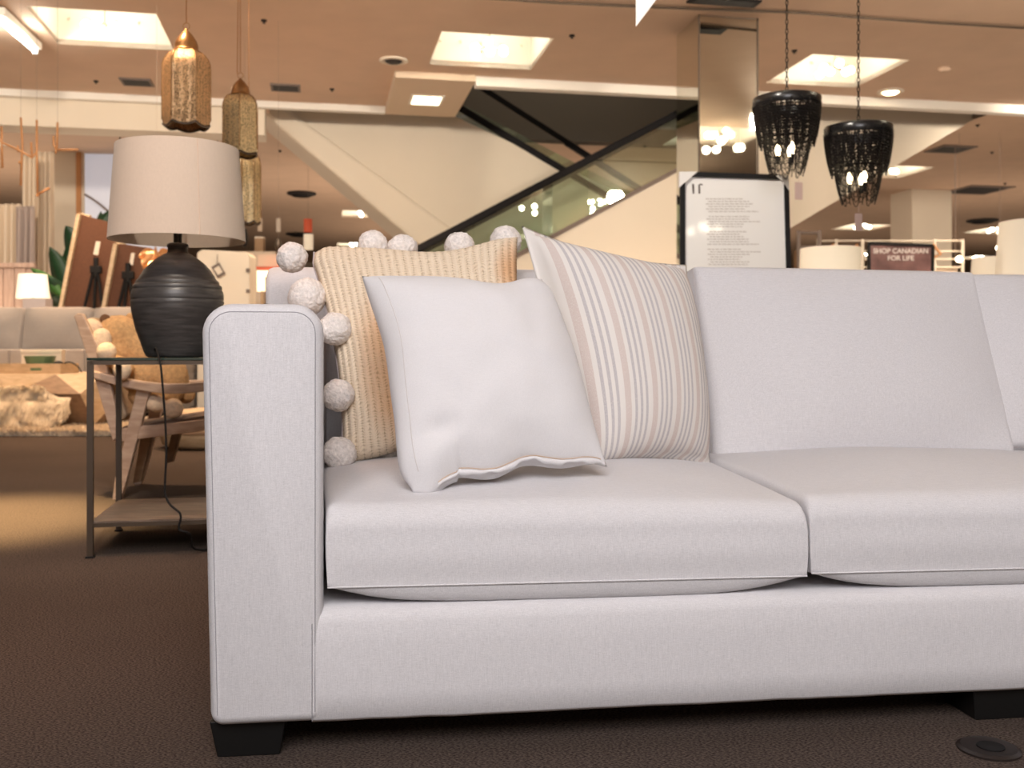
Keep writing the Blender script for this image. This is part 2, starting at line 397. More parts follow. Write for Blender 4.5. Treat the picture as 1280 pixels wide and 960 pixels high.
# ------------------------------------------------------------------ soft shapes
def bil(c, a, b):
    """c = BL, BR, TL, TR ; a, b arrays in -1..1"""
    u = (a+1)/2; w = (b+1)/2
    return ((1-u)*(1-w))[..., None]*c[0] + (u*(1-w))[..., None]*c[1] + ((1-u)*w)[..., None]*c[2] + (u*w)[..., None]*c[3]
def vnoise(p, s, off=0.0):
    return np.array([mnoise.noise(Vector((q[0]*s+off, q[1]*s+off*1.7, q[2]*s-off))) for q in p.reshape(-1, 3)]).reshape(p.shape[:-1])
def grid_faces(n, m, base, flip=False):
    fs = []
    for i in range(n):
        for j in range(m):
            q = (base+i*(m+1)+j, base+(i+1)*(m+1)+j, base+(i+1)*(m+1)+j+1, base+i*(m+1)+j+1)
            fs.append(q[::-1] if flip else q)
    return fs
def pillow(corners, T, pull=(.06, .06), n=60, power=.5, wr=.004, ridge=None, seed=0.0, flat=0.0, tback=None, extra=None, warp=None):
    """scatter cushion with sharp corners: corners BL, BR, TL, TR of the seam; returns MB, surface function"""
    c = np.array([list(p) for p in corners]); t = np.linspace(-1, 1, n+1)
    nr = np.cross(c[1]-c[0], c[2]-c[0]); nr = nr/np.linalg.norm(nr)
    exu = (c[1]-c[0])/np.linalg.norm(c[1]-c[0]); eyu = (c[2]-c[0])/np.linalg.norm(c[2]-c[0])
    if nr[1] > 0: nr = -nr                       # towards the viewer's side of the room
    def surf(a, b, side):
        a2 = a*(1-pull[0]*(1-b*b)*np.abs(a)**1.0); b2 = b*(1-pull[1]*(1-a*a)*np.abs(b)**1.0)
        p = bil(c, a2, b2)
        if warp is not None:
            wx, wy = warp(a, b); p = p+wx[..., None]*exu+wy[..., None]*eyu
        e = np.clip((np.abs(a)-1+flat)/(flat+1e-9), 0, 1) if flat else 0
        aa = np.clip(np.abs(a)/(1-flat), 0, 1); bb = np.clip(np.abs(b)/(1-flat), 0, 1)
        h = ((1-aa**2.2)*(1-bb**2.2))**power
        th = (T if side > 0 else (tback or T))
        h = h*th
        if flat: h = np.maximum(h, .0025*np.minimum(1, 20*(1-np.maximum(np.abs(a), np.abs(b)))))
        if wr:
            w = vnoise(p, 9, seed)+.5*vnoise(p, 21, seed+3)
            # folds run in from the corners
            cr = (np.abs(a)*np.abs(b))**2
            h = h*(1+25*wr*w) + wr*w*(.3+1.6*cr)*np.minimum(1, 6*(1-np.maximum(np.abs(a), np.abs(b))))
        if extra is not None and side > 0: h = h + extra(a, b)*np.minimum(1, 8*(1-np.maximum(np.abs(a), np.abs(b))))
        if ridge is not None:
            h = h + ridge[1]*np.abs(np.sin(np.pi*ridge[0]*(a+1)/2))*np.minimum(1, 20*(1-np.maximum(np.abs(a), np.abs(b))))
        return p+side*h[..., None]*nr
    A, B = np.meshgrid(t, t, indexing='ij')
    mb = MB()
    fr = surf(A, B, 1).reshape(-1, 3); bk = surf(A, B, -1).reshape(-1, 3)
    mb.v = [Vector(p) for p in fr]
    uv = [((a+1)/2, (b+1)/2) for a, b in zip(A.ravel(), B.ravel())]
    idx = {}; uvb = []
    for i in range(n+1):
        for j in range(n+1):
            if i in (0, n) or j in (0, n): idx[i, j] = i*(n+1)+j
            else:
                idx[i, j] = len(mb.v); mb.v.append(Vector(bk[i*(n+1)+j])); uvb.append(uv[i*(n+1)+j])
    mb.f = grid_faces(n, n, 0)
    for i in range(n):
        for j in range(n):
            mb.f.append((idx[i, j], idx[i, j+1], idx[i+1, j+1], idx[i+1, j]))
    mb.uv = uv+uvb
    def at(a, b, side=1, lift=0.0):
        q = surf(np.array([float(a)]), np.array([float(b)]), side)[0]
        return Vector(q)+Vector(nr)*side*lift
    return mb, at
def boxcushion(Fc, Bc, cf, cb, bulge, n=36, p=3.0, k=7, pull=.02, wr=.003, seed=0.0, fil=(0, 0), soft=False, pback=None):
    """boxed cushion between a front quad and a back quad (each BL, BR, TL, TR) with crowned faces and gusset"""
    Fc = np.array([list(q) for q in Fc]); Bc = np.array([list(q) for q in Bc])
    nr = Fc.mean(0)-Bc.mean(0); nr = nr/np.linalg.norm(nr)
    t = np.sin(np.linspace(-1, 1, n+1)*np.pi/2)
    A, B = np.meshgrid(t, t, indexing='ij')
    hw = np.linalg.norm(Fc[1]-Fc[0])/2; hh = np.linalg.norm(Fc[2]-Fc[0])/2
    def face(c, cr, s, A, B):
        a2 = A*(1-pull*(1-B*B)*-1*0.4); b2 = B*(1-pull*(1-A*A)*-1*0.4)
        q = bil(c, a2, b2)
        pa, pb = (p, p) if (s > 0 or pback is None) else pback
        h = cr*(1-np.abs(A)**pa)*(1-np.abs(B)**pb)
        if wr: h = h+wr*(vnoise(q, 5, seed)+.4*vnoise(q, 13, seed+5))*np.minimum(1, 5*(1-np.maximum(np.abs(A), np.abs(B))))
        r = fil[0] if s > 0 else fil[1]
        if r:
            rA, rB = r if isinstance(r, tuple) else (r, r)
            d1 = np.clip(1-(1-np.abs(A))*hw/rA, 0, 1); d2 = np.clip(1-(1-np.abs(B))*hh/rB, 0, 1)
            h = h-rA*(1-np.sqrt(1-d1**2))-rB*(1-np.sqrt(1-d2**2))
        return q+s*h[..., None]*nr
    mb = MB()
    fr = face(Fc, cf, 1, A, B); bk = face(Bc, cb, -1, A, B)
    mb.v = [Vector(q) for q in fr.reshape(-1, 3)]+[Vector(q) for q in bk.reshape(-1, 3)]
    N1 = (n+1)*(n+1)
    mb.f = grid_faces(n, n, 0)+grid_faces(n, n, N1, True)
    loop = [(i, 0) for i in range(n)]+[(n, j) for j in range(n)]+[(i, n) for i in range(n, 0, -1)]+[(0, j) for j in range(n, 0, -1)]
    cen = (Fc.mean(0)+Bc.mean(0))/2
    ex = (Fc[1]-Fc[0]); ex = ex/np.linalg.norm(ex); ey = (Fc[2]-Fc[0]); ey = ey/np.linalg.norm(ey)
    rows = [[i*(n+1)+j for i, j in loop]]
    for r in range(1, k):
        w = r/k; row = []
        for (i, j) in loop:
            p0, p1 = fr[i, j], bk[i, j]
            o = ex*(np.sign(t[i])*abs(t[i])**9)*(1-.75*abs(t[j])**8)+ey*(np.sign(t[j])*abs(t[j])**9)*(1-.75*abs(t[i])**8)
            q = p0*(1-w)+p1*w+o*bulge*(math.sin(math.pi*w)**2 if soft else (4*w*(1-w))**.6)
            row.append(len(mb.v)); mb.v.append(Vector(q))
        rows.append(row)
    rows.append([N1+i*(n+1)+j for i, j in loop])
    for r in range(k):
        for i in range(len(loop)):
            j = (i+1) % len(loop); mb.f.append((rows[r][i], rows[r][j], rows[r+1][j], rows[r+1][i]))
    floop = [Vector(mb.v[i]) for i in rows[0]]; bloop = [Vector(mb.v[i]) for i in rows[-1]]
    return mb, floop, bloop

def rrect(x0, x1, z0, z1, rb, rt, seg=8):
    """outline in (x,z), counter-clockwise from bottom left"""
    pts = []
    for cx, cz, r, a0 in ((x0+rb, z0+rb, rb, 180), (x1-rb, z0+rb, rb, 270), (x1-rt, z1-rt, rt, 0), (x0+rt, z1-rt, rt, 90)):
        for i in range(seg+1):
            a = math.radians(a0+90*i/seg); pts.append((cx+r*math.cos(a), cz+r*math.sin(a)))
    return pts
def inset(pts, d):
    n = len(pts); out = []
    cx = sum(p[0] for p in pts)/n; cz = sum(p[1] for p in pts)/n
    for i in range(n):
        a = Vector(pts[i-1]); b = Vector(pts[(i+1) % n]); t = (b-a)
        if t.length < 1e-9: out.append(pts[i]); continue
        t.normalize(); nrm = Vector((-t.y, t.x)); out.append((pts[i][0]+nrm.x*d, pts[i][1]+nrm.y*d))
    return out

# ================================================================== the sofa
SO = Vector((-.458, 1.462, 0)); TH = math.radians(7.3)
SU = Vector((math.cos(TH), math.sin(TH), 0)); SV = Vector((-math.sin(TH), math.cos(TH), 0))
def S(u, v, z): return SO+SU*u+SV*v+Vector((0, 0, z))
sofa = thing('sofa', 'large white linen sofa with square arm, loose back cushions and black block legs', 'sofa', S(1.0, .5, 0))
ARM_W, TOPZ, BOTZ = .178, .682, .055
def arm_part(u0, u1, name):
    prof = rrect(u0, u1, BOTZ, TOPZ, .019, .044, 9)
    mb = MB(); rings = []
    nlen = 14
    vs = [(0.016, .0), (.009, .0025), (.003, .009), (0, .020)]
    for d, v in vs: rings.append([(x, v, z) for x, z in inset(prof, d)])
    for i in range(1, nlen): rings.append([(x, .02+.90*i/nlen, z) for x, z in prof])
    rings.append([(x, .95, z) for x, z in prof])
    n = len(prof)
    for r in rings:
        for (x, v, z) in r:
            uc = (u0+u1)/2
            w = (z-BOTZ)/(TOPZ-BOTZ)
            bulge = 1+.035*math.sin(math.pi*min(1, max(0, w)))       # the padding swells at mid height
            lean = .0035*mnoise.noise(Vector((x*4, v*4, z*4)))
            taper = (-.004*(1-w)-.010*(1-w)**6)*(1 if x < uc else 0)
            if (x > uc) == (u0 < .1): taper += (.075*min(v, .55))*(1 if x > uc else -1)*min(1, abs(x-uc)/.05)
            mb.v.append(S(uc+(x-uc)*bulge-taper, v+lean, z))
    for i in range(len(rings)-1):
        for j in range(n):
            a, b = i*n+j, i*n+(j+1) % n; mb.f.append((a, b, b+n, a+n))
    mb.f.append(tuple(range(n))); mb.f.append(tuple((len(rings)-1)*n+j for j in reversed(range(n))))
    o = mb.build(name, M['sofa'], sofa, smooth=True, angle=40)
    sm = MB(); ins = inset(prof, .0125)
    pts = []
    for (x, z) in ins[9:]+ins[:1]:
        pass
    path = [ins[0]]
    # left bottom up over the top and down the right side
    order = [ins[0]]+[ins[i] for i in range(len(ins)-1, 9+8, -1)]
    pts = []
    for x, z in order:
        uc = (u0+u1)/2; w = (z-BOTZ)/(TOPZ-BOTZ); bulge = 1+.035*math.sin(math.pi*min(1, max(0, w)))
        taper = (-.004*(1-w)-.010*(1-w)**6)*(1 if x < uc else 0)
        pts.append(S(uc+(x-uc)*bulge-taper, .0012+.0035*mnoise.noise(Vector((x*4, 0, z*4))), z))
    # subdivide long straights
    dense = [pts[0]]
    for a, b in zip(pts, pts[1:]):
        k = max(1, int((b-a).length/.03))
        dense += [a.lerp(b, (i+1)/k) for i in range(k)]
    sm.tube(dense, .0007, 6).build('seam', M['seam'], o)
    return o
arm_part(0, ARM_W, 'armrest')
LEN = 2.90
arm_part(LEN-ARM_W, LEN, 'armrest')
# base rail with a soft rolled top edge
prof = [(0.004, BOTZ+.006), (.010, BOTZ), (.80, BOTZ), (.80, .218), (.035, .226), (.018, .224), (.007, .216), (.0025, .203), (.001, .17), (.0015, .10)]
mb = MB(); NS = 60
for i in range(NS+1):
    u = ARM_W-.017+(LEN-2*ARM_W+.034)*i/NS
    for v, z in prof:
        w = mnoise.noise(Vector((u*5, z*6, 1.3)))
        wz = mnoise.noise(Vector((u*14, 3.1, z)))
        mb.v.append(S(u, v+.003*w*(1 if v < .05 else 0), z+(.0018*wz if z < .065 else 0)))
n = len(prof)
for i in range(NS):
    for j in range(n):
        a, b = i*n+j, i*n+(j+1) % n; mb.f.append((a, b, b+n, a+n))
mb.f.append(tuple(range(n))); mb.f.append(tuple(NS*n+j for j in reversed(range(n))))
base = mb.build('base_rail', M['sofa'], sofa, smooth=True, angle=50)
MB().tube([S(ARM_W-.0165, -.0002, z) for z in np.linspace(.06, .205, 10)], .0007, 6).build('seam', M['seam'], base)
# back frame
prof = rrect(.80, .975, BOTZ, .808, .01, .06, 6)
mb = MB(); n = len(prof)
us = [0, .003, .012, .03]+list(np.linspace(.1, LEN-.1, 30))+[LEN-.03, LEN-.012, LEN-.003, LEN]
ds = [.014, .005, .001, 0]+[0]*30+[0, .001, .005, .014]
for u, d in zip(us, ds):
    for v, z in (inset(prof, d) if d else prof): mb.v.append(S(u, v, z))
for i in range(len(us)-1):
    for j in range(n):
        a, b = i*n+j, i*n+(j+1) % n; mb.f.append((a, b, b+n, a+n))
mb.f.append(tuple(range(n))); mb.f.append(tuple((len(us)-1)*n+j for j in reversed(range(n))))
bf = mb.build('back_frame', M['sofa'], sofa, smooth=True, angle=50)
ip = inset(prof, .018)
MB().tube([S(.0, v, z) for v, z in ip]+[S(0, *ip[0])], .0008, 6).build('seam', M['seam'], bf)
# block legs
def block_leg(u, v):
    mb = MB(); w1, w0 = .056, .046
    vs = [S(u+a*w, v+b*w, z) for z, w in ((0, w0), (.058, w1)) for a, b in ((-1, -1), (1, -1), (1, 1), (-1, 1))]
    mb.add(vs, [(3, 2, 1, 0), (4, 5, 6, 7), (0, 1, 5, 4), (1, 2, 6, 5), (2, 3, 7, 6), (3, 0, 4, 7)])
    return mb
for u, v in ((.065, .078), (1.285, .075), (LEN-.076, .078), (.076, .89), (1.245, .89), (LEN-.076, .89)):
    block_leg(u, v).build('leg', M['black_leg'], sofa, bevel=.002)
# seat cushions
def seat(u0, u1, seed, bl_=0.0):
    g = .0015
    vf, vb = .010, .63
    n = 52
    top = [S(u0+g, vf, .377), S(u1-g, vf, .367), S(u0+g+bl_, vb, .392), S(u1-g, vb, .390)]
    bot = [S(u0+g+.002, vf, .256), S(u1-g-.002, vf, .252), S(u0+g+bl_, vb, .25), S(u1-g, vb, .25)]
    mb, fl, bl = boxcushion(top, bot, .030, .030, .003, n=n, p=2.1, k=10, pull=0, wr=.003, seed=seed, fil=((.014, .036), 0), soft=True, pback=(5.0, 70.0))
    o = mb.build('seat_cushion', M['sofa'], sofa, smooth=True)
    MB().tube([p-SV*.0012 for p in bl[0:n+1]], .0013, 6).build('piping', M['sofa'], o)
    return o
W = .764
seat(ARM_W+.002, ARM_W+W, 1.0, -.045)
seat(ARM_W+W, ARM_W+2*W, 4.0)
seat(ARM_W+2*W, LEN-ARM_W-.002, 8.0)
# back cushions: (BL, BR, TL, TR) of the front seam, thickness
def back(FL, th, seed):
    Fc = [Vector(p) for p in FL]
    nr = (Fc[1]-Fc[0]).cross(Fc[2]-Fc[0]).normalized()
    if nr.y > 0: nr = -nr
    Bc = [p-nr*th for p in Fc]
    mb, fl, bl = boxcushion(Fc, Bc, .062, .02, .014, n=44, p=2.4, k=7, pull=0, wr=.005, seed=seed, fil=(.014, .01))
    o = mb.build('back_cushion', M['sofa'], sofa, smooth=True)
    MB().tube([p+nr*.0006 for p in fl]+[fl[0]+nr*.0006], .0009, 6).build('seam', M['seam_light'], o)
    return o
def BC(u0, u1, seed, l0=0, l1=0, dv=0.0):
    back([S(u0, .545+dv, .40), S(u1, .545+dv, .40), S(u0+l0, .665+dv, .795), S(u1+l1, .665+dv, .795)], .135-dv, seed)
BC(.205, .925, 2.0, 0, 0, .05)
back([P(893, 573, 2.125), P(1272, 566, 2.20), P(868, 331, 2.265), P(1219, 338, 2.325)], .13, 11.0)
BC(1.632, 2.20, 17.0, -.03, -.01)
BC(2.21, LEN-ARM_W-.01, 23.0)

# ================================================================== scatter cushions
c4 = [P(428, 580, 1.965), P(690, 590, 1.99), P(383, 307, 2.095), P(648, 302, 2.10)]
def sagj(a, b):
    bb = np.clip(-b, 0, 1)**2; bt = np.clip(b, 0, 1)**2
    g = lambda x, m_, w: np.exp(-((x-m_)/w)**2)
    wy = .045*g(a, .0, .55)*bb + .012*g(a, .9, .3)*bt - .012*g(a, .2, .4)*bt - .014*g(a, -1, .10)*bt**2
    wx = .014*g(b, 1, .10)*np.clip(-a, 0, 1)**3
    return wx, wy
mb, at = pillow(c4, .066, (.11, .05), n=130, power=.42, wr=.003, ridge=(27, .006), seed=2.0, warp=sagj)
jc = thing('pompom_cushion', 'braided straw coloured jute cushion edged with white yarn pompoms', 'cushion', (c4[0]+c4[1])/2)
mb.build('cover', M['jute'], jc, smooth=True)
MB().tube([at(-1, b) for b in np.linspace(-1, 1, 30)], .0022, 6).build('edge_cord', M['lilac'], jc)
def pompom(c, r, m=None, seed=0):
    b = MB(); bm = bmesh.new(); bmesh.ops.create_icosphere(bm, subdivisions=5, radius=1)
    for v in bm.verts:
        d = v.co.normalized()
        k = 1+.07*mnoise.noise(d*2.2+Vector((seed, 0, 0)))+.05*mnoise.noise(d*9+Vector((0, seed, 0)))+.045*mnoise.noise(d*24+Vector((0, seed, 0)))
        b.v.append(Vector(c)+d*r*k)
    b.f = [tuple(x.index for x in f.verts) for f in bm.faces]; bm.free()
    return b.build('pom_pom', m or M['pom'], jc, smooth=True)
for i, (px, py, Y, r) in enumerate([(365, 322, 2.09, 19), (384, 371, 2.045, 23.5), (419, 411, 1.99, 20.5), (423, 494, 1.955, 20), (424, 567, 1.93, 21),
                                    (466, 307, 2.13, 19), (503, 312, 2.14, 19), (574, 309, 2.145, 19), (632, 302, 2.13, 19.5), (486, 566, 2.02, 16)]):
    pompom(P(px, py, Y), r/F*Y, None, i*3.1)

c4 = [P(508, 614, 1.595), P(760, 587, 1.685), P(452, 345, 1.775), P(684, 342, 1.85)]
def flop(a, b):
    # slumped belly, dimple by the left bottom corner
    return -.012*np.exp(-(((a+.62)/.16)**2+((b+.60)/.10)**2))+.006*np.exp(-(((a+.72)/.2)**2+((b+.80)/.12)**2))
def slouch(a, b):
    bt = np.clip(b, 0, 1)**2; bb = np.clip(-b, 0, 1)**2; ar = np.clip(a, 0, 1)**2; al = np.clip(-a, 0, 1)**2
    g = lambda x, m_, w: np.exp(-((x-m_)/w)**2)
    wy = -.020*g(a, .38, .38)*bt - .010*g(a, .98, .16)*bt**2 + .010*g(a, .45, .4)*bb - .016*g(a, -.80, .17)*bb + .006*np.sin(a*9)*bb*(a > -.5)
    wx = -.014*g(b, 1.0, .14)*ar**2 + .008*g(b, .1, .5)*ar + .012*g(b, -1.0, .10)*al**2 - .006*g(b, -.75, .25)*al + .008*g(b, .3, .4)*al
    return wx, wy
mb, at = pillow(c4, .085, (.03, .05), n=90, power=.50, wr=.0035, seed=5.0, extra=flop, tback=.05, warp=slouch)
wc = thing('throw_pillow', 'plain white linen throw pillow in front of the jute cushion', 'cushion', (c4[0]+c4[1])/2)
mb.build('cover', M['pillow'], wc, smooth=True)
MB().tube([at(-.86+.02*math.sin(b*3), b, 1, .0002) for b in np.linspace(-.86, .93, 50)], .0008, 6).build('stitching', M['seam_light'], wc, label='pale line of stitching down one side')
# opening hem along the lower edge, slightly gaping
hb = MB(); N0 = 60; rows = []
for i in range(N0+1):
    a = -.72+1.66*i/N0
    w = .0025*math.sin(i*.42)+.0015*math.sin(i*1.1)
    p0 = at(a, -.955+.4*w, 1, .0004); p1 = p0+Vector((0, -.004, -.0085+w))
    rows.append((p0, p1))
for a, b in rows: hb.v += [a, b, b+Vector((0, .002, 0)), a+Vector((0, .002, 0))]
for i in range(N0):
    for j in range(4): hb.f.append((i*4+j, i*4+(j+1) % 4, i*4+4+(j+1) % 4, i*4+4+j))
hb.build('hem', M['pillow'], wc, smooth=True)
MB().tube([a+Vector((0, -.0009, 0)) for a, b in rows], .0009, 6).build('hem_stitching', M['hem'], wc, label='tan stitching along the hem')

c4 = [P(728, 598, 1.86), P(889, 586, 2.02), P(652, 282, 1.985), P(858, 331, 2.16)]
mb, at = pillow(c4, .112, (.035, .085), n=80, power=.45, wr=.0006, seed=9.0, flat=.05, tback=.06)
sc = thing('striped_pillow', 'cream square pillow with thin grey and beige vertical stripes', 'cushion', (c4[0]+c4[1])/2)
mb.build('cover', M['striped'], sc, smooth=True)
fb = MB()
fb.tube([at(a, .985+.012*math.sin(a*20), -1, .006) for a in np.linspace(-.2, .9, 40)], .004, 6).build('flange', M['striped'], sc, smooth=True)

# ================================================================== side table and lamp
tb0 = Vector((-1.25, 2.95, 0)); TR_ = math.radians(11.5)
TU = Vector((math.cos(TR_), math.sin(TR_), 0)); TV = Vector((-math.sin(TR_), math.cos(TR_), 0))
TW, TD, THT = .46, .45, .590
def T(u, v, z): return tb0+TU*u+TV*v+Vector((0, 0, z))
tbl = thing('side_table', 'slim dark metal side table with smoked glass top and wooden lower shelf', 'table', T(TW/2, TD/2, 0))
for u, v in ((0, 0), (TW, 0), (0, TD), (TW, TD)):
    l = MB().beam(T(u, v, .006), T(u, v, THT-.006), .017, .017, TV).build('leg', M['bronze'], tbl)
    MB().box(T(u, v, .003), (.024, .024, .006), TR_).build('foot', M['black'], l)
fr = MB()
for a, b in (((0, 0), (TW, 0)), ((0, TD), (TW, TD)), ((0, 0), (0, TD)), ((TW, 0), (TW, TD))):
    fr.beam(T(*a, THT-.012), T(*b, THT-.012), .017, .012)
fr.build('top_frame', M['bronze'], tbl)
MB().box(T(TW/2, TD/2, THT-.001), (TW+.018, TD+.018, .008), TR_).build('table_top', M['glass_top'], tbl, bevel=.001)
MB().box(T(TW/2, TD/2, .100), (TW-.004, TD-.004, .014), TR_).build('shelf', M['wood_dark'], tbl)
sr = MB()
for a, b in (((0, 0), (TW, 0)), ((0, TD), (TW, TD)), ((0, 0), (0, TD)), ((TW, 0), (TW, TD))):
    sr.beam(T(*a, .096), T(*b, .096), .012, .012)
sr.build('shelf_rail', M['bronze'], tbl)

LC = Vector((-1.058, 3.15, THT+.0035)); k = 3.15/F
lamp = thing('table_lamp', 'black ceramic table lamp with wide cream linen drum shade on the glass side table', 'lamp', LC)
pr = [(34.5, 0), (37.5, 1.5), (40, 7), (42.5, 14), (48, 30), (51.5, 42), (53.8, 52), (55.2, 63), (55.6, 70), (55.0, 73), (55.6, 75), (54.8, 82), (53.0, 86), (53.6, 88), (52.2, 91), (49.8, 93), (50, 95), (46.5, 99), (43, 105), (38.5, 112), (31.5, 119.5), (24, 125.5), (17, 130), (13, 132), (12, 134), (12, 138), (13.2, 140.5), (12.8, 143), (10, 144.5)]
fine = []
for (r0, z0), (r1, z1) in zip(pr, pr[1:]):
    for i in range(3): fine.append((r0+(r1-r0)*i/3, z0+(z1-z0)*i/3))
fine.append(pr[-1])
prof = [((r+.22*math.sin(z*1.9)*(1 if 3 < z < 139 else 0))*k, z*.985*k) for r, z in fine]
MB().lathe(prof, LC, 64).build('lamp_base', M['ceramic'], lamp, smooth=True, angle=60)
ztop = prof[-1][1]
MB().lathe([(5.2*k, 0), (5.2*k, 22*k), (3*k, 22.5*k)], LC+Vector((0, 0, ztop-.002)), 20).build('stem', M['blackgloss'], lamp, smooth=True, angle=40)
zb, zt = .962, 1.255
rb, rt = 82.5*k, 74.0*k
sh = MB(); th = .004
prof = [(rb, zb), (rb*.5+rt*.5, (zb+zt)/2), (rt, zt), (rt-th, zt), ((rb+rt)/2-th, (zb+zt)/2), (rb-th, zb), (rb, zb)]
sh.lathe(prof, Vector((LC.x, LC.y, 0)), 72, caps=(False, False))
shade = sh.build('lamp_shade', M['shade'], lamp, smooth=True, angle=50)
a = math.radians(-54)
MB().tube([Vector((LC.x+math.cos(a)*(r+.0005), LC.y+math.sin(a)*(r+.0005), z)) for r, z in ((rb, zb), (rt, zt))], .0012, 6).build('shade_seam', M['hem'], shade)
sp = MB()
for i in range(3):
    a = 2*math.pi*i/3+.4
    sp.tube([Vector((LC.x, LC.y, zt-.02)), Vector((LC.x+math.cos(a)*(rt-.004), LC.y+math.sin(a)*(rt-.004), zt-.02))], .002, 6)
sp.tube([Vector((LC.x, LC.y, LC.z+ztop+.05)), Vector((LC.x, LC.y, zt-.02))], .003, 6)
sp.build('shade_spider', M['black'], shade)
MB().ball(Vector((LC.x, LC.y, zb+.09)), .03, 3, (1, 1, 1.25)).build('bulb', M['paper'], lamp, smooth=True)
cd = [P(193, 437, 3.05), P(195, 434, 3.0), P(198, 445, 2.955), P(201, 455, 2.935), P(204, 490, 2.935), P(207, 530, 2.935), P(208, 570, 2.935), P(206, 606, 2.935), P(206, 617, 2.935),
      P(211, 630, 2.93), P(220, 637, 2.925), P(226, 642, 2.925), P(226, 650, 2.925), P(223, 658, 2.925), P(224, 663, 2.925), P(233, 665, 2.93), P(239, 668, 2.95), P(240, 680, 3.0)]
cd[-1].z = .004; cd += [Vector((cd[-1].x+.1, cd[-1].y+.15, .004))]
def smooth_path(pts, it=2):
    for _ in range(it):
        q = [pts[0]]
        for a, b in zip(pts, pts[1:]): q += [a.lerp(b, .25), a.lerp(b, .75)]
        pts = q+[pts[-1]]
    return pts
MB().tube(smooth_path(cd), .0034, 8).build('power_cord', M['black'], lamp, smooth=True)

# ================================================================== store shell
def struct(name, mb, m, label=None, cat=None, **kw):
    o = mb.build(name, m, None, **kw); o['kind'] = 'structure'
    if label: o['label'] = label; o['category'] = cat or name.split('_')[0]
    return o
S0, S1_, T0, T1_ = -13, 27, -12, 34
mb = MB()
mb.prism([R(S0, T0, -.1), R(S1_, T0, -.1), R(S1_, T1_, -.1), R(S0, T1_, -.1)], (0, 0, .1))
struct('floor', mb, M['carpet'], 'brown loop pile carpet covering the shop floor', 'floor')
cof = []   # s0,s1,t0,t1
def cf(s, t, w=1.08): cof.append((s-w/2, s+w/2, t-w/2, t+w/2))
SG = [-8.9, -5.2, -1.97, 1.655, 5.41, 9.2, 12.8, 16.4, 20.2]
for s in SG:
    cf(s, 9.81)
for s in (-5.0, 9.25, 12.9): cf(s, 15.1)
for s in (-8.7, 1.0, 5.0, 12.8, 16.4, 20.4): cf(s, 21.9)
for s in (1.0, 8.9, 12.8, 16.6, 20.6): cf(s, 28.3)
for s in (-2.0, 1.7, 5.45, 9.2): cf(s, 3.7); 
for s in (-2.0, 1.7, 5.45, 9.2): cf(s, -2.4)
well = [(-.62, 1.66, 12.33, 13.96), (1.66, 5.2, 10.84, 13.96), (5.2, 8.28, 10.84, 12.75)]
holes = cof+well
sb = sorted(set([S0, S1_]+[h[0] for h in holes]+[h[1] for h in holes])); tbk = sorted(set([T0, T1_]+[h[2] for h in holes]+[h[3] for h in holes]))
mb = MB(); vid = {}
def vv(i, j):
    if (i, j) not in vid: vid[i, j] = len(mb.v); mb.v.append(R(sb[i], tbk[j], CEIL))
    return vid[i, j]
for i in range(len(sb)-1):
    for j in range(len(tbk)-1):
        cs, ct = (sb[i]+sb[i+1])/2, (tbk[j]+tbk[j+1])/2
        if any(h[0] < cs < h[1] and h[2] < ct < h[3] for h in holes): continue
        mb.f.append((vv(i, j), vv(i, j+1), vv(i+1, j+1), vv(i+1, j)))
o = struct('ceiling', mb, M['ceil'], 'tan painted plaster ceiling with square light recesses', 'ceiling', fix=False)
sd = o.modifiers.new('thick', 'SOLIDIFY'); sd.thickness = .05; sd.offset = -1
# outer walls of the store (far ends)
mb = MB(); mb.prism([R(S0, T1_, 0), R(S1_, T1_, 0), R(S1_, T1_, CEIL), R(S0, T1_, CEIL)], R(0, .2, 0))
struct('wall_back', mb, M['cream'], 'cream end wall of the shop', 'wall')
mb = MB(); mb.prism([R(S0, T0, 0), R(S0, T1_, 0), R(S0, T1_, CEIL), R(S0, T0, CEIL)], R(-.2, 0, 0))
struct('wall_left', mb, M['cream'], 'cream side wall beyond the curtains', 'wall')
mb = MB(); mb.prism([R(S1_, T0, 0), R(S1_, T1_, 0), R(S1_, T1_, CEIL), R(S1_, T0, CEIL)], R(.2, 0, 0))
struct('wall_right', mb, M['cream'], 'cream side wall at the far end of the lamps', 'wall')
mb = MB(); mb.prism([R(S0, T0, 0), R(S1_, T0, 0), R(S1_, T0, CEIL), R(S0, T0, CEIL)], R(0, -.2, 0))
struct('wall_front', mb, M['cream'], 'cream wall behind the viewer', 'wall')
# dark shaft above the escalator well
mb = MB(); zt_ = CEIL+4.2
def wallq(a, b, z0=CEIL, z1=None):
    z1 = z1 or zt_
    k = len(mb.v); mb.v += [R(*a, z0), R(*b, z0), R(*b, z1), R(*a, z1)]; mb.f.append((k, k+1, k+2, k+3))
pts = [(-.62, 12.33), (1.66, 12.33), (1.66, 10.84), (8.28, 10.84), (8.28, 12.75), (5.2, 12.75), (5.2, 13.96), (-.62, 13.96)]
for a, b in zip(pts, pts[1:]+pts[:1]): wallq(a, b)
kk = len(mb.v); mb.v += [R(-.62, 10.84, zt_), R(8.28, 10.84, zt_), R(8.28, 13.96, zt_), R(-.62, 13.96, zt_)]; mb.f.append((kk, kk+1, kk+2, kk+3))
struct('wall_shaft', mb, M['void'], 'dark stairwell shaft above the escalators', 'wall', fix=False)
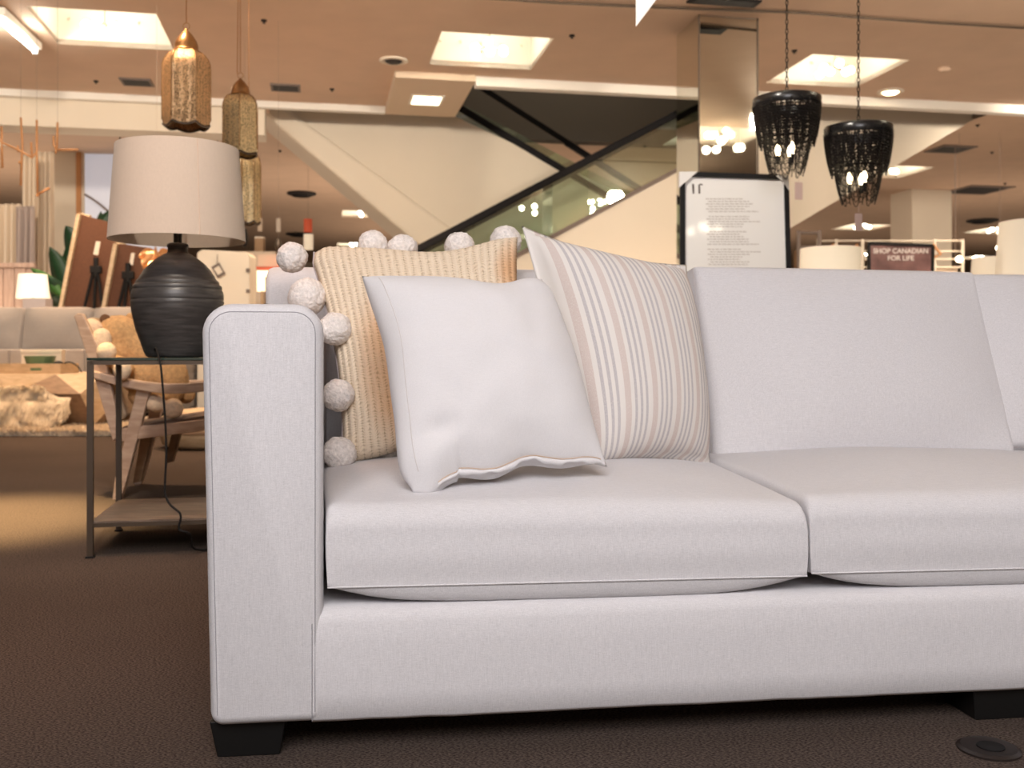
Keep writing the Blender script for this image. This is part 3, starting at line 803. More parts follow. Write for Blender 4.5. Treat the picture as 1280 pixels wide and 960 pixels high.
# white fascia strip along the well and onward to the right, soffit box on its left
mb = MB()
def rbox(s0, s1, t0, t1, z0, z1):
    mb.prism([R(s0, t0, z0), R(s1, t0, z0), R(s1, t1, z0), R(s0, t1, z0)], (0, 0, z1-z0))
rbox(1.66, 24, 10.70, 10.84, CEIL-.105, CEIL+.02)
struct('trim_1', mb, M['white'], 'white fascia strip running along the ceiling edge of the escalator well', 'trim', bevel=.01)
mb = MB(); rbox(.78, 1.655, 10.66, 12.34, CEIL-.07, CEIL+.02)
so = struct('trim_2', mb, mat('soffit_paint', (.68, .55, .42), .8), 'dropped square ceiling panel with a small square light', 'trim', bevel=.01)
mb = MB(); rbox(-12.8, .78, 12.22, 12.33, CEIL-.08, CEIL+.02)
struct('trim_3', mb, M['white'], 'white moulding along the top of the bulkhead', 'trim', bevel=.01)
mb = MB(); rbox(-12.8, -.66, 12.33, 12.75, 3.22, CEIL+.01)
struct('wall_bulkhead', mb, M['cream'], 'cream bulkhead hanging below the ceiling', 'wall')
mb = MB(); rbox(.9, 1.5, 11.5, 11.9, CEIL-.083, CEIL-.071)
sl = thing('square_downlight', 'small lit square light in the dropped ceiling panel', 'ceiling light', R(1.2, 11.6, CEIL-.07))
mb = MB(); rbox(1.02, 1.40, 11.33, 11.75, CEIL-.080, CEIL-.0705); mb.build('frame', M['white'], sl)
mb = MB(); rbox(1.05, 1.37, 11.36, 11.72, CEIL-.086, CEIL-.0805); mb.build('diffuser', mat('lit_square', (1, .9, .7), .5, emit=(1, .86, .6), estr=4), sl)

# ------------------------------------------------------------------ ceiling light recesses
names_near = {(2, 9.81): 'lit square ceiling recess with a bulb cluster beside the brass lanterns',
              (3, 9.81): 'lit square ceiling recess with a bulb cluster above the escalators',
              (4, 9.81): 'lit square ceiling recess above the two black beaded pendants'}
def make_coffer(s0, s1, t0, t1, label, group=None):
    w = s1-s0; cs, ct = (s0+s1)/2, (t0+t1)/2; h = .46
    root = thing('ceiling_light', label, 'ceiling light', R(cs, ct, CEIL), group)
    m1 = MB(); e = .0
    a, b = s0, s1; c, d = t0, t1
    lip = [(a, c), (b, c), (b, d), (a, d)]; ins = .03
    def q(p0, p1, p2, p3):
        kq = len(m1.v); m1.v += [p0, p1, p2, p3]; m1.f.append((kq, kq+1, kq+2, kq+3))
    for (x0, y0), (x1, y1) in zip(lip, lip[1:]+lip[:1]):
        q(R(x0, y0, CEIL), R(x1, y1, CEIL), R(x1, y1, CEIL+h), R(x0, y0, CEIL+h))
    q(*[R(x, y, CEIL+h) for x, y in lip])
    o = m1.build('housing', M['coffer'], root, fix=False)
    # cove diffuser on the roof of the recess
    m2 = MB(); g = .12
    m2.prism([R(a+g, c+g, CEIL+h-.03), R(b-g, c+g, CEIL+h-.03), R(b-g, d-g, CEIL+h-.03), R(a+g, d-g, CEIL+h-.03)], (0, 0, .02))
    m2.build('diffuser', M['panel_light'], root)
    # small sockets round the inner wall
    if 9 < ct < 10.5 and -3 < cs < 7:
        for i in range(5):
            x = a+w*(i+.5)/5
            MB().tube([R(x, d-.01, CEIL+h*.55), R(x, d-.05, CEIL+h*.50)], .012, 6).build('rim_socket', M['card'], o)
    return root
def make_bulbs(cs, ct, label, group=None, n=6):
    root = thing('bulb_cluster', label, 'chandelier', R(cs, ct, CEIL+.44), group)
    hub = R(cs, ct, CEIL+.05)
    MB().tube([R(cs, ct, CEIL+.43), hub], .008, 6).build('stem', M['chrome'], root)
    for i in range(n):
        a = 2*math.pi*i/n+.5; p = hub+Vector((math.cos(a)*.16, math.sin(a)*.16, .03*math.sin(i*2.1)-.03))
        ar = MB().tube([hub, p], .006, 6).build('arm', M['chrome'], root)
        MB().ball(p, .042, 2).build('bulb', M['bulb'], ar, smooth=True)
    return root
vis_label = {}
for i, (s0, s1, t0, t1) in enumerate(cof):
    cs, ct = round((s0+s1)/2, 2), round((t0+t1)/2, 2)
    grp = 'square lights along the shop ceiling'
    lab = None
    key = (round(cs, 1), round(ct, 1))
    labs = {(-2.0, 9.8): 'lit square ceiling recess next to the copper lantern', (1.7, 9.8): 'lit square ceiling recess above the crossing escalators',
            (5.4, 9.8): 'lit square ceiling recess above the pair of beaded pendants', (-5.0, 15.1): 'lit square ceiling recess cut off beside the hanging curtains',
            (9.2, 15.1): 'lit square ceiling recess partly behind the lower beaded pendant', (12.8, 21.9): 'lit square ceiling recess just above the cream lampshade and framed sign',
            (16.4, 21.9): 'lit square ceiling recess right of the cream pillar', (1.0, 21.9): 'lit square ceiling recess under the sloping escalator soffit',
            (1.0, 28.3): 'lit square ceiling recess just above the pompoms', (16.6, 28.3): 'lit square ceiling recess lowest beside the big white lampshade'}
    lab = labs.get(key)
    if lab is None:
        lab = 'lit square ceiling recess out of sight or mirrored in the glass' if ct < 5 else 'lit square ceiling recess far off among the shop ceiling lights'
    make_coffer(s0, s1, t0, t1, lab, grp)
    make_bulbs(cs, ct, lab.replace('lit square ceiling recess', 'cluster of round bulbs inside the square recess'), 'bulb clusters in the ceiling recesses')

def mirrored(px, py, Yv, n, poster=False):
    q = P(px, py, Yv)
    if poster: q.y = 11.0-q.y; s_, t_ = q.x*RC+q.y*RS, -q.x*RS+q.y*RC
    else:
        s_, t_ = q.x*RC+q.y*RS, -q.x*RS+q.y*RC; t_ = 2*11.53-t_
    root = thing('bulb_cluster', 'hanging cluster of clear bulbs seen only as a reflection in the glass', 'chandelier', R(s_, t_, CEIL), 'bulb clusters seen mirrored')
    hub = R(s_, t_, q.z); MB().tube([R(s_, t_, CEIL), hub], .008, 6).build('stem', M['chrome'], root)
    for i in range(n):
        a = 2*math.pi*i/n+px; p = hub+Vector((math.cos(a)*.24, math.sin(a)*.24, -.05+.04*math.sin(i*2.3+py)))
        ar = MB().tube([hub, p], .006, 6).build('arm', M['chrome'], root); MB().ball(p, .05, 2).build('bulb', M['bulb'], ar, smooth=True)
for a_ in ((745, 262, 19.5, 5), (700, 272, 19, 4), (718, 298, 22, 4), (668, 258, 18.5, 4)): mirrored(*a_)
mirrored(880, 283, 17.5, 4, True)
# ================================================================== ceiling fittings
def onceil(px, py):
    return P(px, py, (CEIL-EYE)*F/(HOR-py))
def vent(px, py, w, d, label, m='vent'):
    c = onceil(px, py); r = thing('ceiling_vent', label, 'vent', c, 'vents in the shop ceiling')
    mb = MB(); mb.box(c+Vector((0, 0, -.008)), (w, d, .016), ROOMROT); mb.build('frame', M[m], r)
    mb = MB(); mb.box(c+Vector((0, 0, -.017)), (w*.84, d*.72, .004), ROOMROT); mb.build('grille', M['ventdark'], r)
vent(171, 102, .33, .30, 'dark rectangular ceiling vent below the recess near the copper lantern')
vent(357, 109, .33, .30, 'grey rectangular ceiling vent right of the gold lantern')
vent(905, 1, .62, .16, 'black slot vent at the head of the mirrored column', 'black')
vent(1188, 186, .55, .5, 'square ceiling vent above the cream pillar')
vent(1222, 237, .9, .9, 'bluish square ceiling vent beside the cream pillar')
vent(532, 282, 1.3, .5, 'long dark vent low on the far ceiling above the pompoms')
def round_vent(px, py, rad, label):
    c = onceil(px, py); r = thing('round_vent', label, 'vent', c, 'round air diffusers')
    MB().lathe([(rad, 0), (rad, -.03), (rad*.8, -.05)], c, 32).build('ring', M['ventdark'], r)
    MB().lathe([(rad*.7, -.05), (rad*.6, -.075), (rad*.2, -.08)], c, 32).build('cone', M['black'], r)
round_vent(377, 241, .27, 'round black air diffuser on the far tan ceiling')
round_vent(374, 292, .33, 'smaller looking round black air diffuser by the red shade')
round_vent(1228, 275, .34, 'round black air diffuser right of the cream pillar')
def sprinkler(px, py, label, r=.026, m='black'):
    c = onceil(px, py); t = thing('ceiling_sprinkler', label, 'sprinkler', c, 'sprinkler heads')
    MB().lathe([(r, 0), (r*1.05, -.012), (r*.5, -.016)], c, 16).build('escutcheon', M[m], t)
    MB().lathe([(r*.3, -.014), (r*.3, -.026), (r*.6, -.03)], c, 12).build('deflector', M[m], t)
for px, py, w in [(330, 25, 'dark sprinkler head between gold lantern and top recess'), (715, 44, 'dark sprinkler head right of the middle recess'), (120, 101, 'small sprinkler head left of the dark vent'),
                  (415, 111, 'small sprinkler head right of the grey vent'), (993, 63, 'sprinkler head beside the chain of the upper beaded pendant'), (1222, 156, 'sprinkler head at the tip of the escalator panel'),
                  (1240, 190, 'sprinkler head beyond the square vent on the right'), (1256, 229, 'sprinkler head above the bluish vent'), (350, 188, 'sprinkler head next to the escalator soffit')]:
    sprinkler(px, py, w)
def downlight(px, py, label, lit):
    c = onceil(px, py); r = thing('recessed_downlight', label, 'ceiling light', c)
    MB().lathe([(.145, 0), (.15, -.012), (.10, -.02), (.095, -.002)], c, 32, caps=(False, False)).build('ring', M['card'], r, smooth=True)
    MB().lathe([(.094, -.004), (.07, -.03), (.045, -.034)], c, 24).build('eyeball', M['bulb_soft' if lit else 'ventdark'], r, smooth=True)
downlight(492, 75, 'unlit round eyeball downlight left of the middle recess', False)
downlight(1113, 114, 'lit round downlight between the beaded pendants and fascia', True)
c = onceil(1180, 85); sd = thing('smoke_detector', 'pale round smoke detector right of the recess', 'smoke detector', c)
MB().lathe([(.07, 0), (.07, -.02), (.045, -.04)], c, 24).build('cap', M['ceil'], sd, smooth=True)
# cable run
pts = []
for px, py in ((600, -6), (700, 1), (860, 8), (1000, 13), (1072, 19), (1170, 26), (1290, 33)):
    p = onceil(px, py); p.z -= .02; pts.append(p)
tag(MB().tube(pts, .011, 8).build('ceiling_cable', M['bronze'], None, loc=pts[3]), 'thin dark cable running across the ceiling above the pendants', 'cable')
# fluorescent batten
a, b = P(-4, 80, 8.6), P(44, 116, 9.6); a.z = b.z = CEIL-.10
ft = thing('ceiling_tube_light', 'bright bare fluorescent tube light at the ceiling edge', 'ceiling light', (a+b)/2)
MB().beam(a+Vector((0, 0, .05)), b+Vector((0, 0, .05)), .13, .07).build('batten', M['white'], ft, bevel=.008)
MB().tube([a, b], .02, 10).build('tube', M['tube'], ft, smooth=True); TUBE_MID = (a+b)/2
for q in (a, b): MB().box(q+Vector((0, 0, .01)), (.05, .03, .07), ROOMROT).build('end_cap', M['white'], ft)
# corner of a hanging paper sign
a, b, c, d = P(795, 33, 4.0), P(820, 0, 4.0), P(905, -112, 4.0), P(795, -112, 4.0)
hs = thing('hanging_sign', 'white pointed corner of a paper sign hanging from above', 'sign', (a+c)/2)
MB().prism([a, b, c, d], (0, .006, 0)).build('panel', M['paper'], hs)
for q in (c, d): MB().tube([q, Vector((q.x, q.y+.003, CEIL))], .002, 5).build('string', M['bronze'], hs)

# ================================================================== mirrored column
mc = thing('mirrored_column', 'square column clad in mirror from floor to ceiling behind the framed poster', 'column', R(3.58, 8.65, 0), kind='structure')
def rb(s0, s1, t0, t1, z0, z1):
    mb = MB(); mb.prism([R(s0, t0, z0), R(s1, t0, z0), R(s1, t1, z0), R(s0, t1, z0)], (0, 0, z1-z0)); return mb
rb(3.315, 3.855, 8.385, 8.925, 0, CEIL).build('core', M['card'], mc)
rb(3.31, 3.86, 8.375, 8.384, .1, CEIL-.01).build('front_mirror', M['mirror'], mc)
rb(3.302, 3.312, 8.386, 8.93, .1, CEIL-.01).build('side_mirror', M['mirror'], mc)
e = MB()
for s in (3.306, 3.863): e.beam(R(s, 8.372, .1), R(s, 8.372, CEIL), .012, .012, (0, 1, 0))
e.build('edge_trim', M['bronze'], mc)
def pillar(px0, px1, py, label, depth=.7, m='cream', z0=0):
    Y = (CEIL-EYE)*F/(HOR-py); a = P(px0, py, Y); b = P(px1, py, Y)
    s0 = a.x*RC+a.y*RS; t0 = -a.x*RS+a.y*RC; w = (b.x-a.x)*.97
    mb = MB(); mb.prism([R(s0, t0, z0), R(s0+w, t0, z0), R(s0+w, t0+depth, z0), R(s0, t0+depth, z0)], (0, 0, CEIL-z0))
    o = mb.build('column', M[m], None, loc=R(s0, t0, 0)); o['kind'] = 'structure'; tag(o, label, 'column'); return o
pillar(1140, 1197, 236, 'square cream pillar right of the beaded pendants')
pillar(62, 104, 189, 'cream pillar behind the potted plant', .7)
# wire beside the pillar
p0 = P(1194, 184, 14.4); p1 = P(1194, 345, 14.4); p0.z = CEIL
tag(MB().tube([p0, p1], .006, 6).build('hanging_wire', M['vent'], None, loc=p1), 'thin wire hanging in front of the cream pillar', 'wire')

# ================================================================== escalators
def plane_pt(px, py, Y0, k=.1925):
    """point on the vertical plane Y = Y0 + k X seen at px,py"""
    Y = Y0/(1-k*(px-640)/F); return P(px, py, Y)
VN = R(0, 1, 0)
es = thing('escalator', 'escalator rising to the right, cream side and green glass balustrade', 'escalator', plane_pt(690, 440, 11.73)-Vector((0, 0, EYE)))
E1 = lambda x, y: plane_pt(x, y, 11.73)
dirv = (E1(845, 143)-E1(525, 310)).normalized()
def ext(p, dist): return p+dirv*dist
# outline (side cladding): along glass foot and the lower soffit edge
g0 = E1(690, 298); g1 = E1(845, 215); gd = (g1-g0).normalized()
l0 = E1(985, 285); l1 = E1(1213, 150); ld = (l1-l0).normalized()
top_a = g0-gd*2.35; top_b = g1+gd*4.6; low_b = l1+ld*.9; low_a = l0-ld*2.5
MB().prism([low_a, low_b, top_b, top_a], VN*1.25).build('side_cladding', M['cream'], es)
MB().prism([low_a+Vector((0, 0, -.02)), low_b+Vector((0, 0, -.02)), low_b+Vector((0, 0, .0)), low_a], VN*1.25).build('soffit_edge', M['cream'], es)
h0 = E1(525, 310); h1 = E1(845, 143); hd = (h1-h0).normalized()
ha = h0-hd*1.4; hb_ = h1+hd*3.2
MB().beam(ha, hb_, .07, .085).build('handrail', M['handrail'], es, bevel=.015)
MB().beam(top_a+Vector((0, 0, .02)), top_b+Vector((0, 0, .02)), .05, .05).build('deck_trim', M['vent'], es)
gl = MB(); off = VN*.012
gl.prism([top_a+Vector((0, 0, .03)), top_b+Vector((0, 0, .03)), hb_+Vector((0, 0, -.03)), ha+Vector((0, 0, -.03))], off)
gl.build('glass_balustrade', M['glass'], es)
MB().beam(ha+VN*1.05, hb_+VN*1.05, .07, .085).build('handrail', M['handrail'], es, bevel=.015)
# the second flight, rising to the left behind it
K2, Y2 = .1925, 13.2
E2 = lambda x, y: plane_pt(x, y, Y2, K2)
es2 = thing('escalator', 'escalator rising to the left behind the other, cream side with dark rails', 'escalator', E2(520, 440)-Vector((0, 0, EYE)))
t0_, t1_ = E2(548, 136), E2(712, 212); b0_, b1_ = E2(338, 140), E2(548, 300)
td = (t1_-t0_).normalized(); bd = (b1_-b0_).normalized()
poly = [b0_-bd*.9, b1_+bd*1.6, b1_+bd*1.6+Vector((2.0, .385, -.5)), t1_+td*3.2, t0_-td*1.0, t0_-td*1.0+Vector((-2.0, -.385, .25))]
MB().prism(poly, VN*1.0).build('side_cladding', M['cream'], es2)
# rounded soffit band along the lower edge, set a little forward
s_in0, s_in1 = E2(352, 133), E2(565, 287)
ofs = -VN*.10
o0, o1 = E2(318, 134), E2(527, 311)
sd_ = (o1-o0).normalized(); si = (s_in1-s_in0).normalized()
mb = MB()
qa = [o0-sd_*1.0, o1+sd_*1.2, s_in1+si*1.2, s_in0-si*1.0]
mb.prism([q+ofs for q in qa], VN*1.1)
mb.build('soffit_band', M['cream'], es2, bevel=.05)
f2a, f2b = E2(575, 135), E2(705, 213); fd = (f2b-f2a).normalized()
MB().beam(f2a-fd*1.5, f2b+fd*4.2, .07, .085).build('handrail', M['handrail'], es2, bevel=.015)
E3 = lambda x, y: plane_pt(x, y, 14.25, K2)
f1a, f1b = E3(612, 117), E3(736, 196); fd3 = (f1b-f1a).normalized()
MB().beam(f1a-fd3*1.5, f1b+fd3*3.6, .075, .09).build('handrail', M['handrail'], es2, bevel=.015)
gl = MB(); gl.prism([t0_-td*1.0+VN*.1, t1_+td*3.2+VN*.1, f2b+fd*4.2+Vector((0, 0, -.03))+VN*.03, f2a-fd*1.5+Vector((0, 0, -.03))+VN*.03], VN*.012)
gl.build('glass_balustrade', M['glass'], es2)

# ================================================================== hanging lanterns
def lantern(px, ptop, pbot, wpx, Y, m, label, rotp, ph=.4):
    s = Y/F; c = P(px, pbot, Y); r = wpx*s/2; h = (pbot-ptop)*s
    root = thing('hanging_lantern', label, 'lantern', c, 'pierced metal lanterns beside the lamp')
    rim = c.z
    H = h
    n = 6
    # faceted glassless body with scalloped hem
    mb = MB(); seg = 6; lev = [(.96, .0), (1.0, .035), (1.0, .10), (1.0, .55), (.985, .60), (.90, .655), (.74, .70), (.52, .735)]
    ring = []
    for li, (rr, zz) in enumerate(lev):
        row = []
        for j in range(n*seg):
            a = 2*math.pi*j/(n*seg)+ph
            loc = (j % seg)/seg
            fa = (2*math.pi/n)*(loc-.5); fac = math.cos(math.pi/n)/math.cos(fa)
            fac = fac*.92+.08
            zoff = 0
            if li == 0: zoff = -.028*H*abs(math.sin(math.pi*loc))
            if li == 1: zoff = -.012*H*abs(math.sin(math.pi*loc))
            row.append(len(mb.v)); mb.v.append(c+Vector((math.cos(a)*r*rr*fac, math.sin(a)*r*rr*fac, zz*H+.05*H+zoff)))
        ring.append(row)
    k = n*seg
    for i in range(len(ring)-1):
        for j in range(k): mb.f.append((ring[i][j], ring[i][(j+1) % k], ring[i+1][(j+1) % k], ring[i+1][j]))
    body = mb.build('body', m, root, smooth=True, angle=25)
    hm = MB()
    pts = []
    for j in range(n*seg+1):
        a = 2*math.pi*j/(n*seg)+ph; loc = (j % seg)/seg; fa = (2*math.pi/n)*(loc-.5); fac = math.cos(math.pi/n)/math.cos(fa)*.92+.08
        pts.append(c+Vector((math.cos(a)*r*.96*fac, math.sin(a)*r*.96*fac, .05*H-.028*H*abs(math.sin(math.pi*loc))-.006)))
    hm.tube(pts, .007, 6); hm.build('hem', M['bronze'], body)
    rbm = MB()
    for j in range(n):
        a = 2*math.pi*j/n+ph
        rbm.tube([c+Vector((math.cos(a)*r*rr*1.005, math.sin(a)*r*rr*1.005, zz*H+.05*H)) for rr, zz in lev[1:]], .004, 5)
    rbm.build('rib', M['brass_plain'], body, smooth=True)
    MB().lathe([(r*.52, .775*H), (r*.55, .785*H), (r*.50, .80*H), (r*.50, .83*H), (r*.44, .88*H), (r*.28, .94*H), (r*.10, .985*H), (r*.03, H), (0.001, H*1.01)], c, 24).build('cap', M['brass_plain'], root, smooth=True, angle=40)
    tr = MB(); pts = [c+Vector((math.cos(a)*.018, 0, H+.018+math.sin(a)*.018)) for a in np.linspace(0, 2*math.pi, 20)]
    tr.tube(pts, .0022, 6, cap=False); tr.build('ring', M['brass_plain'], root, smooth=True)
    cm = MB(); topp = Vector((c.x, c.y, CEIL))
    cm.tube([c+Vector((0, 0, H+.036)), topp], .003, 6)
    if rotp: cm.tube([c+Vector((-.02, 0, H+.03)), topp+Vector((-.005, 0, 0))], .003, 6)
    cm.build('cord', M['twig'], root, smooth=True)
    return root
lantern(233, 37, 161, 58, 5.4, M['brass'], 'copper coloured pierced lantern hanging highest, above the lamp shade', False, .2)
lantern(300.5, 98, 196, 47, 6.3, M['brass_pale'], 'pale gold pierced lantern hanging above another beside the shade', True, .75)
lantern(311, 165, 282, 29, 6.9, M['brass_pale'], 'narrow dull gold lantern lowest, half hidden behind the lamp shade', False, .2)

# ================================================================== beaded pendants
def beadline(mb, pts, r):
    L = 0; step = r*2.3
    for a, b in zip(pts, pts[1:]):
        d = (b-a).length
        while L < d:
            p = a.lerp(b, L/d); k = len(mb.v)
            mb.v += [p+Vector((r, 0, 0)), p+Vector((0, r, 0)), p-Vector((r, 0, 0)), p-Vector((0, r, 0)), p+Vector((0, 0, r*1.1)), p-Vector((0, 0, r*1.1))]
            mb.f += [(k, k+1, k+4), (k+1, k+2, k+4), (k+2, k+3, k+4), (k+3, k, k+4), (k+1, k, k+5), (k+2, k+1, k+5), (k+3, k+2, k+5), (k, k+3, k+5)]
            L += step
        L -= d
def pendant(c, label, flip):
    root = thing('beaded_pendant', label, 'pendant light', c, 'black beaded pendant lights')
    def rg(rad, z, a): return c+Vector((rad*math.cos(a), rad*math.sin(a), z))
    RT = .172
    mb = MB(); mb.lathe([(RT, -.016), (RT+.003, -.012), (RT+.003, .030), (RT, .034), (RT-.006, .034), (RT-.006, -.016), (RT, -.016)], c, 48, caps=(False, False))
    ring = mb.build('top_ring', M['blackgloss'], root, smooth=True, angle=40)
    sp = MB()
    for i in range(3):
        a = i*2*math.pi/3+.3; sp.tube([rg(RT-.003, .02, a), c+Vector((0, 0, .04))], .004, 6)
    sp.tube([c+Vector((0, 0, .04)), c+Vector((0, 0, -.22))], .006, 6); sp.build('spider', M['black'], ring)
    up = MB(); N = 11
    def swag(mb, z0, r0, rend, zl, n, depths, off, width=1.0, rr=.0042):
        for i in range(n):
            a0 = 2*math.pi*i/n+off; a1 = a0+2*math.pi/n*width
            for d in depths:
                pts = []
                for t in np.linspace(0, 1, 22):
                    a = a0+(a1-a0)*t; sag = (1-(2*t-1)**2)**.75
                    z = z0-d*sag; w = min(1, (z0-z)/zl); rad = r0+(rend-r0)*w**1.6
                    pts.append(rg(rad, z, a))
                beadline(mb, pts, rr)
    swag(up, 0, RT, .132, .24, N, [.03, .055, .08, .105, .13, .155, .18, .205, .225], 0, 1.0, .0062)
    swag(up, 0, RT-.005, .130, .24, N, [.09, .12, .15, .18, .205], math.pi/N, 1.0, .0062)
    for i in range(84):
        a = 2*math.pi*i/84; ln = .10+.075*abs(math.sin(a*N/2+(.8 if flip else 0)))
        if flip and i % 14 in (3, 4): continue
        beadline(up, [rg(RT-.002+(.138-RT)*(t*ln/.24)**1.6, -t*ln, a) for t in np.linspace(0, 1, 10)], .0062)
    up.build('upper_bead_tier', M['bead'], root)
    mid = MB(); mid.lathe([(.122, -.185), (.125, -.18), (.122, -.175), (.119, -.18), (.122, -.185)], c, 40, caps=(False, False)); mid.build('lower_ring', M['black'], root)
    lo = MB(); swag(lo, -.17, .122, .076, .22, 8, [.05, .085, .12, .15, .178, .205], .2, 1.0, .0046)
    swag(lo, -.17, .120, .078, .22, 8, [.10, .16], .2+math.pi/8, 1.0, .0042)
    for i in range(8):
        a = .2+2*math.pi*i/8
        beadline(lo, [rg(.122+(.076-.122)*t**1.6, -.17-t*.20, a) for t in np.linspace(0, 1, 10)], .0045)
    lo.build('lower_bead_tier', M['bead'], root)
    for i in range(3):
        a = i*2*math.pi/3+.9; p = c+Vector((.045*math.cos(a), .045*math.sin(a), -.235))
        MB().lathe([(.003, .032), (.010, .018), (.0155, 0), (.012, -.016), (.009, -.03)], p, 14).build('bulb', M['bulb_soft'], root, smooth=True)
        MB().lathe([(.009, -.03), (.009, -.075)], p, 12).build('candle_sleeve', M['black'], root)
    ch = MB(); z = .04; i = 0
    while c.z+z < CEIL-.02:
        ax = Vector((1, 0, 0)) if i % 2 else Vector((0, 1, 0)); cc = c+Vector((0, 0, z+.018))
        ch.tube([cc+ax*(.0065*math.cos(q))+Vector((0, 0, .015*math.sin(q))) for q in np.linspace(0, 2*math.pi, 13)], .0024, 5, cap=False)
        z += .025; i += 1
    ch.build('chain', M['black'], root)
    MB().lathe([(.06, CEIL-c.z), (.06, CEIL-c.z-.02), (.02, CEIL-c.z-.035)], c, 24).build('canopy', M['black'], root)
    tp = c+Vector((-.02 if flip else .045, -.06, -.40)); tg = MB()
    tg.tube([tp+Vector((0, 0, .02)), tp+Vector((0, 0, -.03))], .001, 4)
    tg.box(tp+Vector((0, 0, -.075 if flip else -.06)), (.045, .002, .09), .3); tg.build('price_tag', M['tag_pink'], root)
    return root
pendant(P(983.5, 131, 5.2), 'black beaded pendant light, the higher one nearer the mirrored column', False)
pendant(P(1073, 167, 5.25), 'black beaded pendant light, the lower one with white gaps in the beads', True)

# ================================================================== framed poster on a stand
PY = 5.5
po = thing('framed_poster', 'black framed white poster with faint print, wrapped corner protectors', 'poster', Vector((P(920, 440, PY).x, PY, 0)))
tl, tr_, br, bl = P(853, 218, PY), P(982, 222, PY), P(990, 520, PY), P(853, 515, PY)
mb = MB(); fw = .026
for a, b in ((tl, tr_), (tr_, br), (br, bl), (bl, tl)): mb.beam(a, b, .035, fw, (0, 0, 1) if abs((b-a).z) < .5 else (1, 0, 0))
mb.build('frame', M['black'], po)
mb = MB(); mb.prism([tl+Vector((0, -.004, 0)), tr_+Vector((0, -.004, 0)), br+Vector((0, -.004, 0)), bl+Vector((0, -.004, 0))], (0, .012, 0)); pan = mb.build('print', M['poster'], po)
# heading marks and lines of small print
pm = MB(); yq = PY-.0055
def quad(mb, pts):
    mb.prism([P(x, y, yq) for x, y in pts], (0, .001, 0))
quad(pm, [(865, 230), (867.5, 230), (868, 242), (865.8, 242)])
quad(pm, [(873, 231), (875, 230), (875.4, 242), (873.2, 242)])
quad(pm, [(873.6, 231), (875, 229.4), (878.6, 230.2), (878, 231.6)])
pm.build('heading_mark', M['ink'], pan)
tm = MB(); random.seed(3)
for i in range(28):
    y = 248+i*3.15; x0 = 882+i*.12+(3 if i % 2 else 0); w = random.uniform(40, 66)
    if i in (6, 12, 19, 27):
        tm.build('print_text', M['ink_pale'], pan); tm = MB(); continue
    x = x0
    while x < x0+w:
        ww = random.uniform(2, 6); quad(tm, [(x, y), (min(x+ww, x0+w), y+.15), (min(x+ww, x0+w), y+1.25), (x, y+1.1)]); x += ww+1.0
def corner(pts):
    MB().prism([P(x, y, PY-.022) for x, y in pts], (0, .044, 0)).build('corner_protector', M['paper'], po)
corner([(849.5, 214.5), (872, 214.5), (849.5, 234)])
corner([(986, 219), (970, 219.5), (978, 226), (986.6, 238)])
for dx in (-.12, .12):
    MB().beam(Vector((P(920, 440, PY).x+dx, PY+.35, .005)), Vector((P(920, 440, PY).x+dx*.6, PY+.03, 1.35)), .03, .03, (1, 0, 0)).build('stand_leg', M['black'], po)
    MB().beam(Vector((P(920, 440, PY).x+dx*2.2, PY-.12, .005)), Vector((P(920, 440, PY).x+dx*2, PY-.0, .30)), .03, .03, (1, 0, 0)).build('stand_leg', M['black'], po)
MB().beam(P(850, 515, PY)+Vector((0, 0, -.03)), P(994, 520, PY)+Vector((0, 0, -.03)), .06, .03).build('ledge', M['black'], po)

# ================================================================== small sign, shades and grid wall on the right
SY = 9.6
sg = thing('framed_sign', 'small dark framed sign reading shop Canadian for life', 'sign', P(1126, 345, SY))
a, b, c, d = P(1086, 304, SY), P(1166, 307, SY), P(1165, 372, SY), P(1086, 370, SY)
mb = MB()
for p, q in ((a, b), (b, c), (c, d), (d, a)): mb.beam(p, q, .03, .026, (0, 0, 1) if abs((q-p).z) < .2 else (1, 0, 0))
mb.build('frame', M['black'], sg)
pn = MB().prism([p+Vector((0, .002, 0)) for p in (a, b, c, d)], (0, .01, 0)).build('print', M['sign'], sg)
def text(body, loc, size, m, parent, name='lettering', rot=(math.pi/2, 0, 0)):
    cu = bpy.data.curves.new(name, 'FONT'); cu.body = body; cu.size = size; cu.align_x = 'CENTER'; cu.extrude = .001; cu.offset = .001
    o = bpy.data.objects.new(name, cu); C.objects.link(o)
    me = bpy.data.meshes.new_from_object(o.evaluated_get(bpy.context.evaluated_depsgraph_get())); bpy.data.objects.remove(o)
    me.materials.clear(); me.materials.append(m)
    o2 = bpy.data.objects.new(name, me); C.objects.link(o2); o2.parent = parent; o2.location = Vector(loc)-ORG[parent.name]; o2.rotation_euler = rot; ORG[o2.name] = Vector(loc)
    return o2
t1 = text('SHOP CANADIAN', P(1126, 316.5, SY-.01), .066, M['signtext'], pn)
t2 = text('FOR LIFE', P(1126, 325.5, SY-.01), .066, M['signtext'], pn)
for px, h in ((1106, 7), (1132, 8), (1150, 6)):
    q = P(px, 345, SY-.004); MB().ball(q+Vector((0, 0, -.01)), .035, 2, (1.2, .15, 1)).build('dark_figure', M['black'], pn)
ps = P(1126, 372, SY); MB().beam(Vector((ps.x, SY+.02, 0)), Vector((ps.x, SY+.02, ps.z)), .04, .04, (0, 1, 0)).build('post', M['black'], sg)
MB().box(Vector((ps.x, SY+.02, .01)), (.35, .3, .02)).build('base', M['black'], sg)
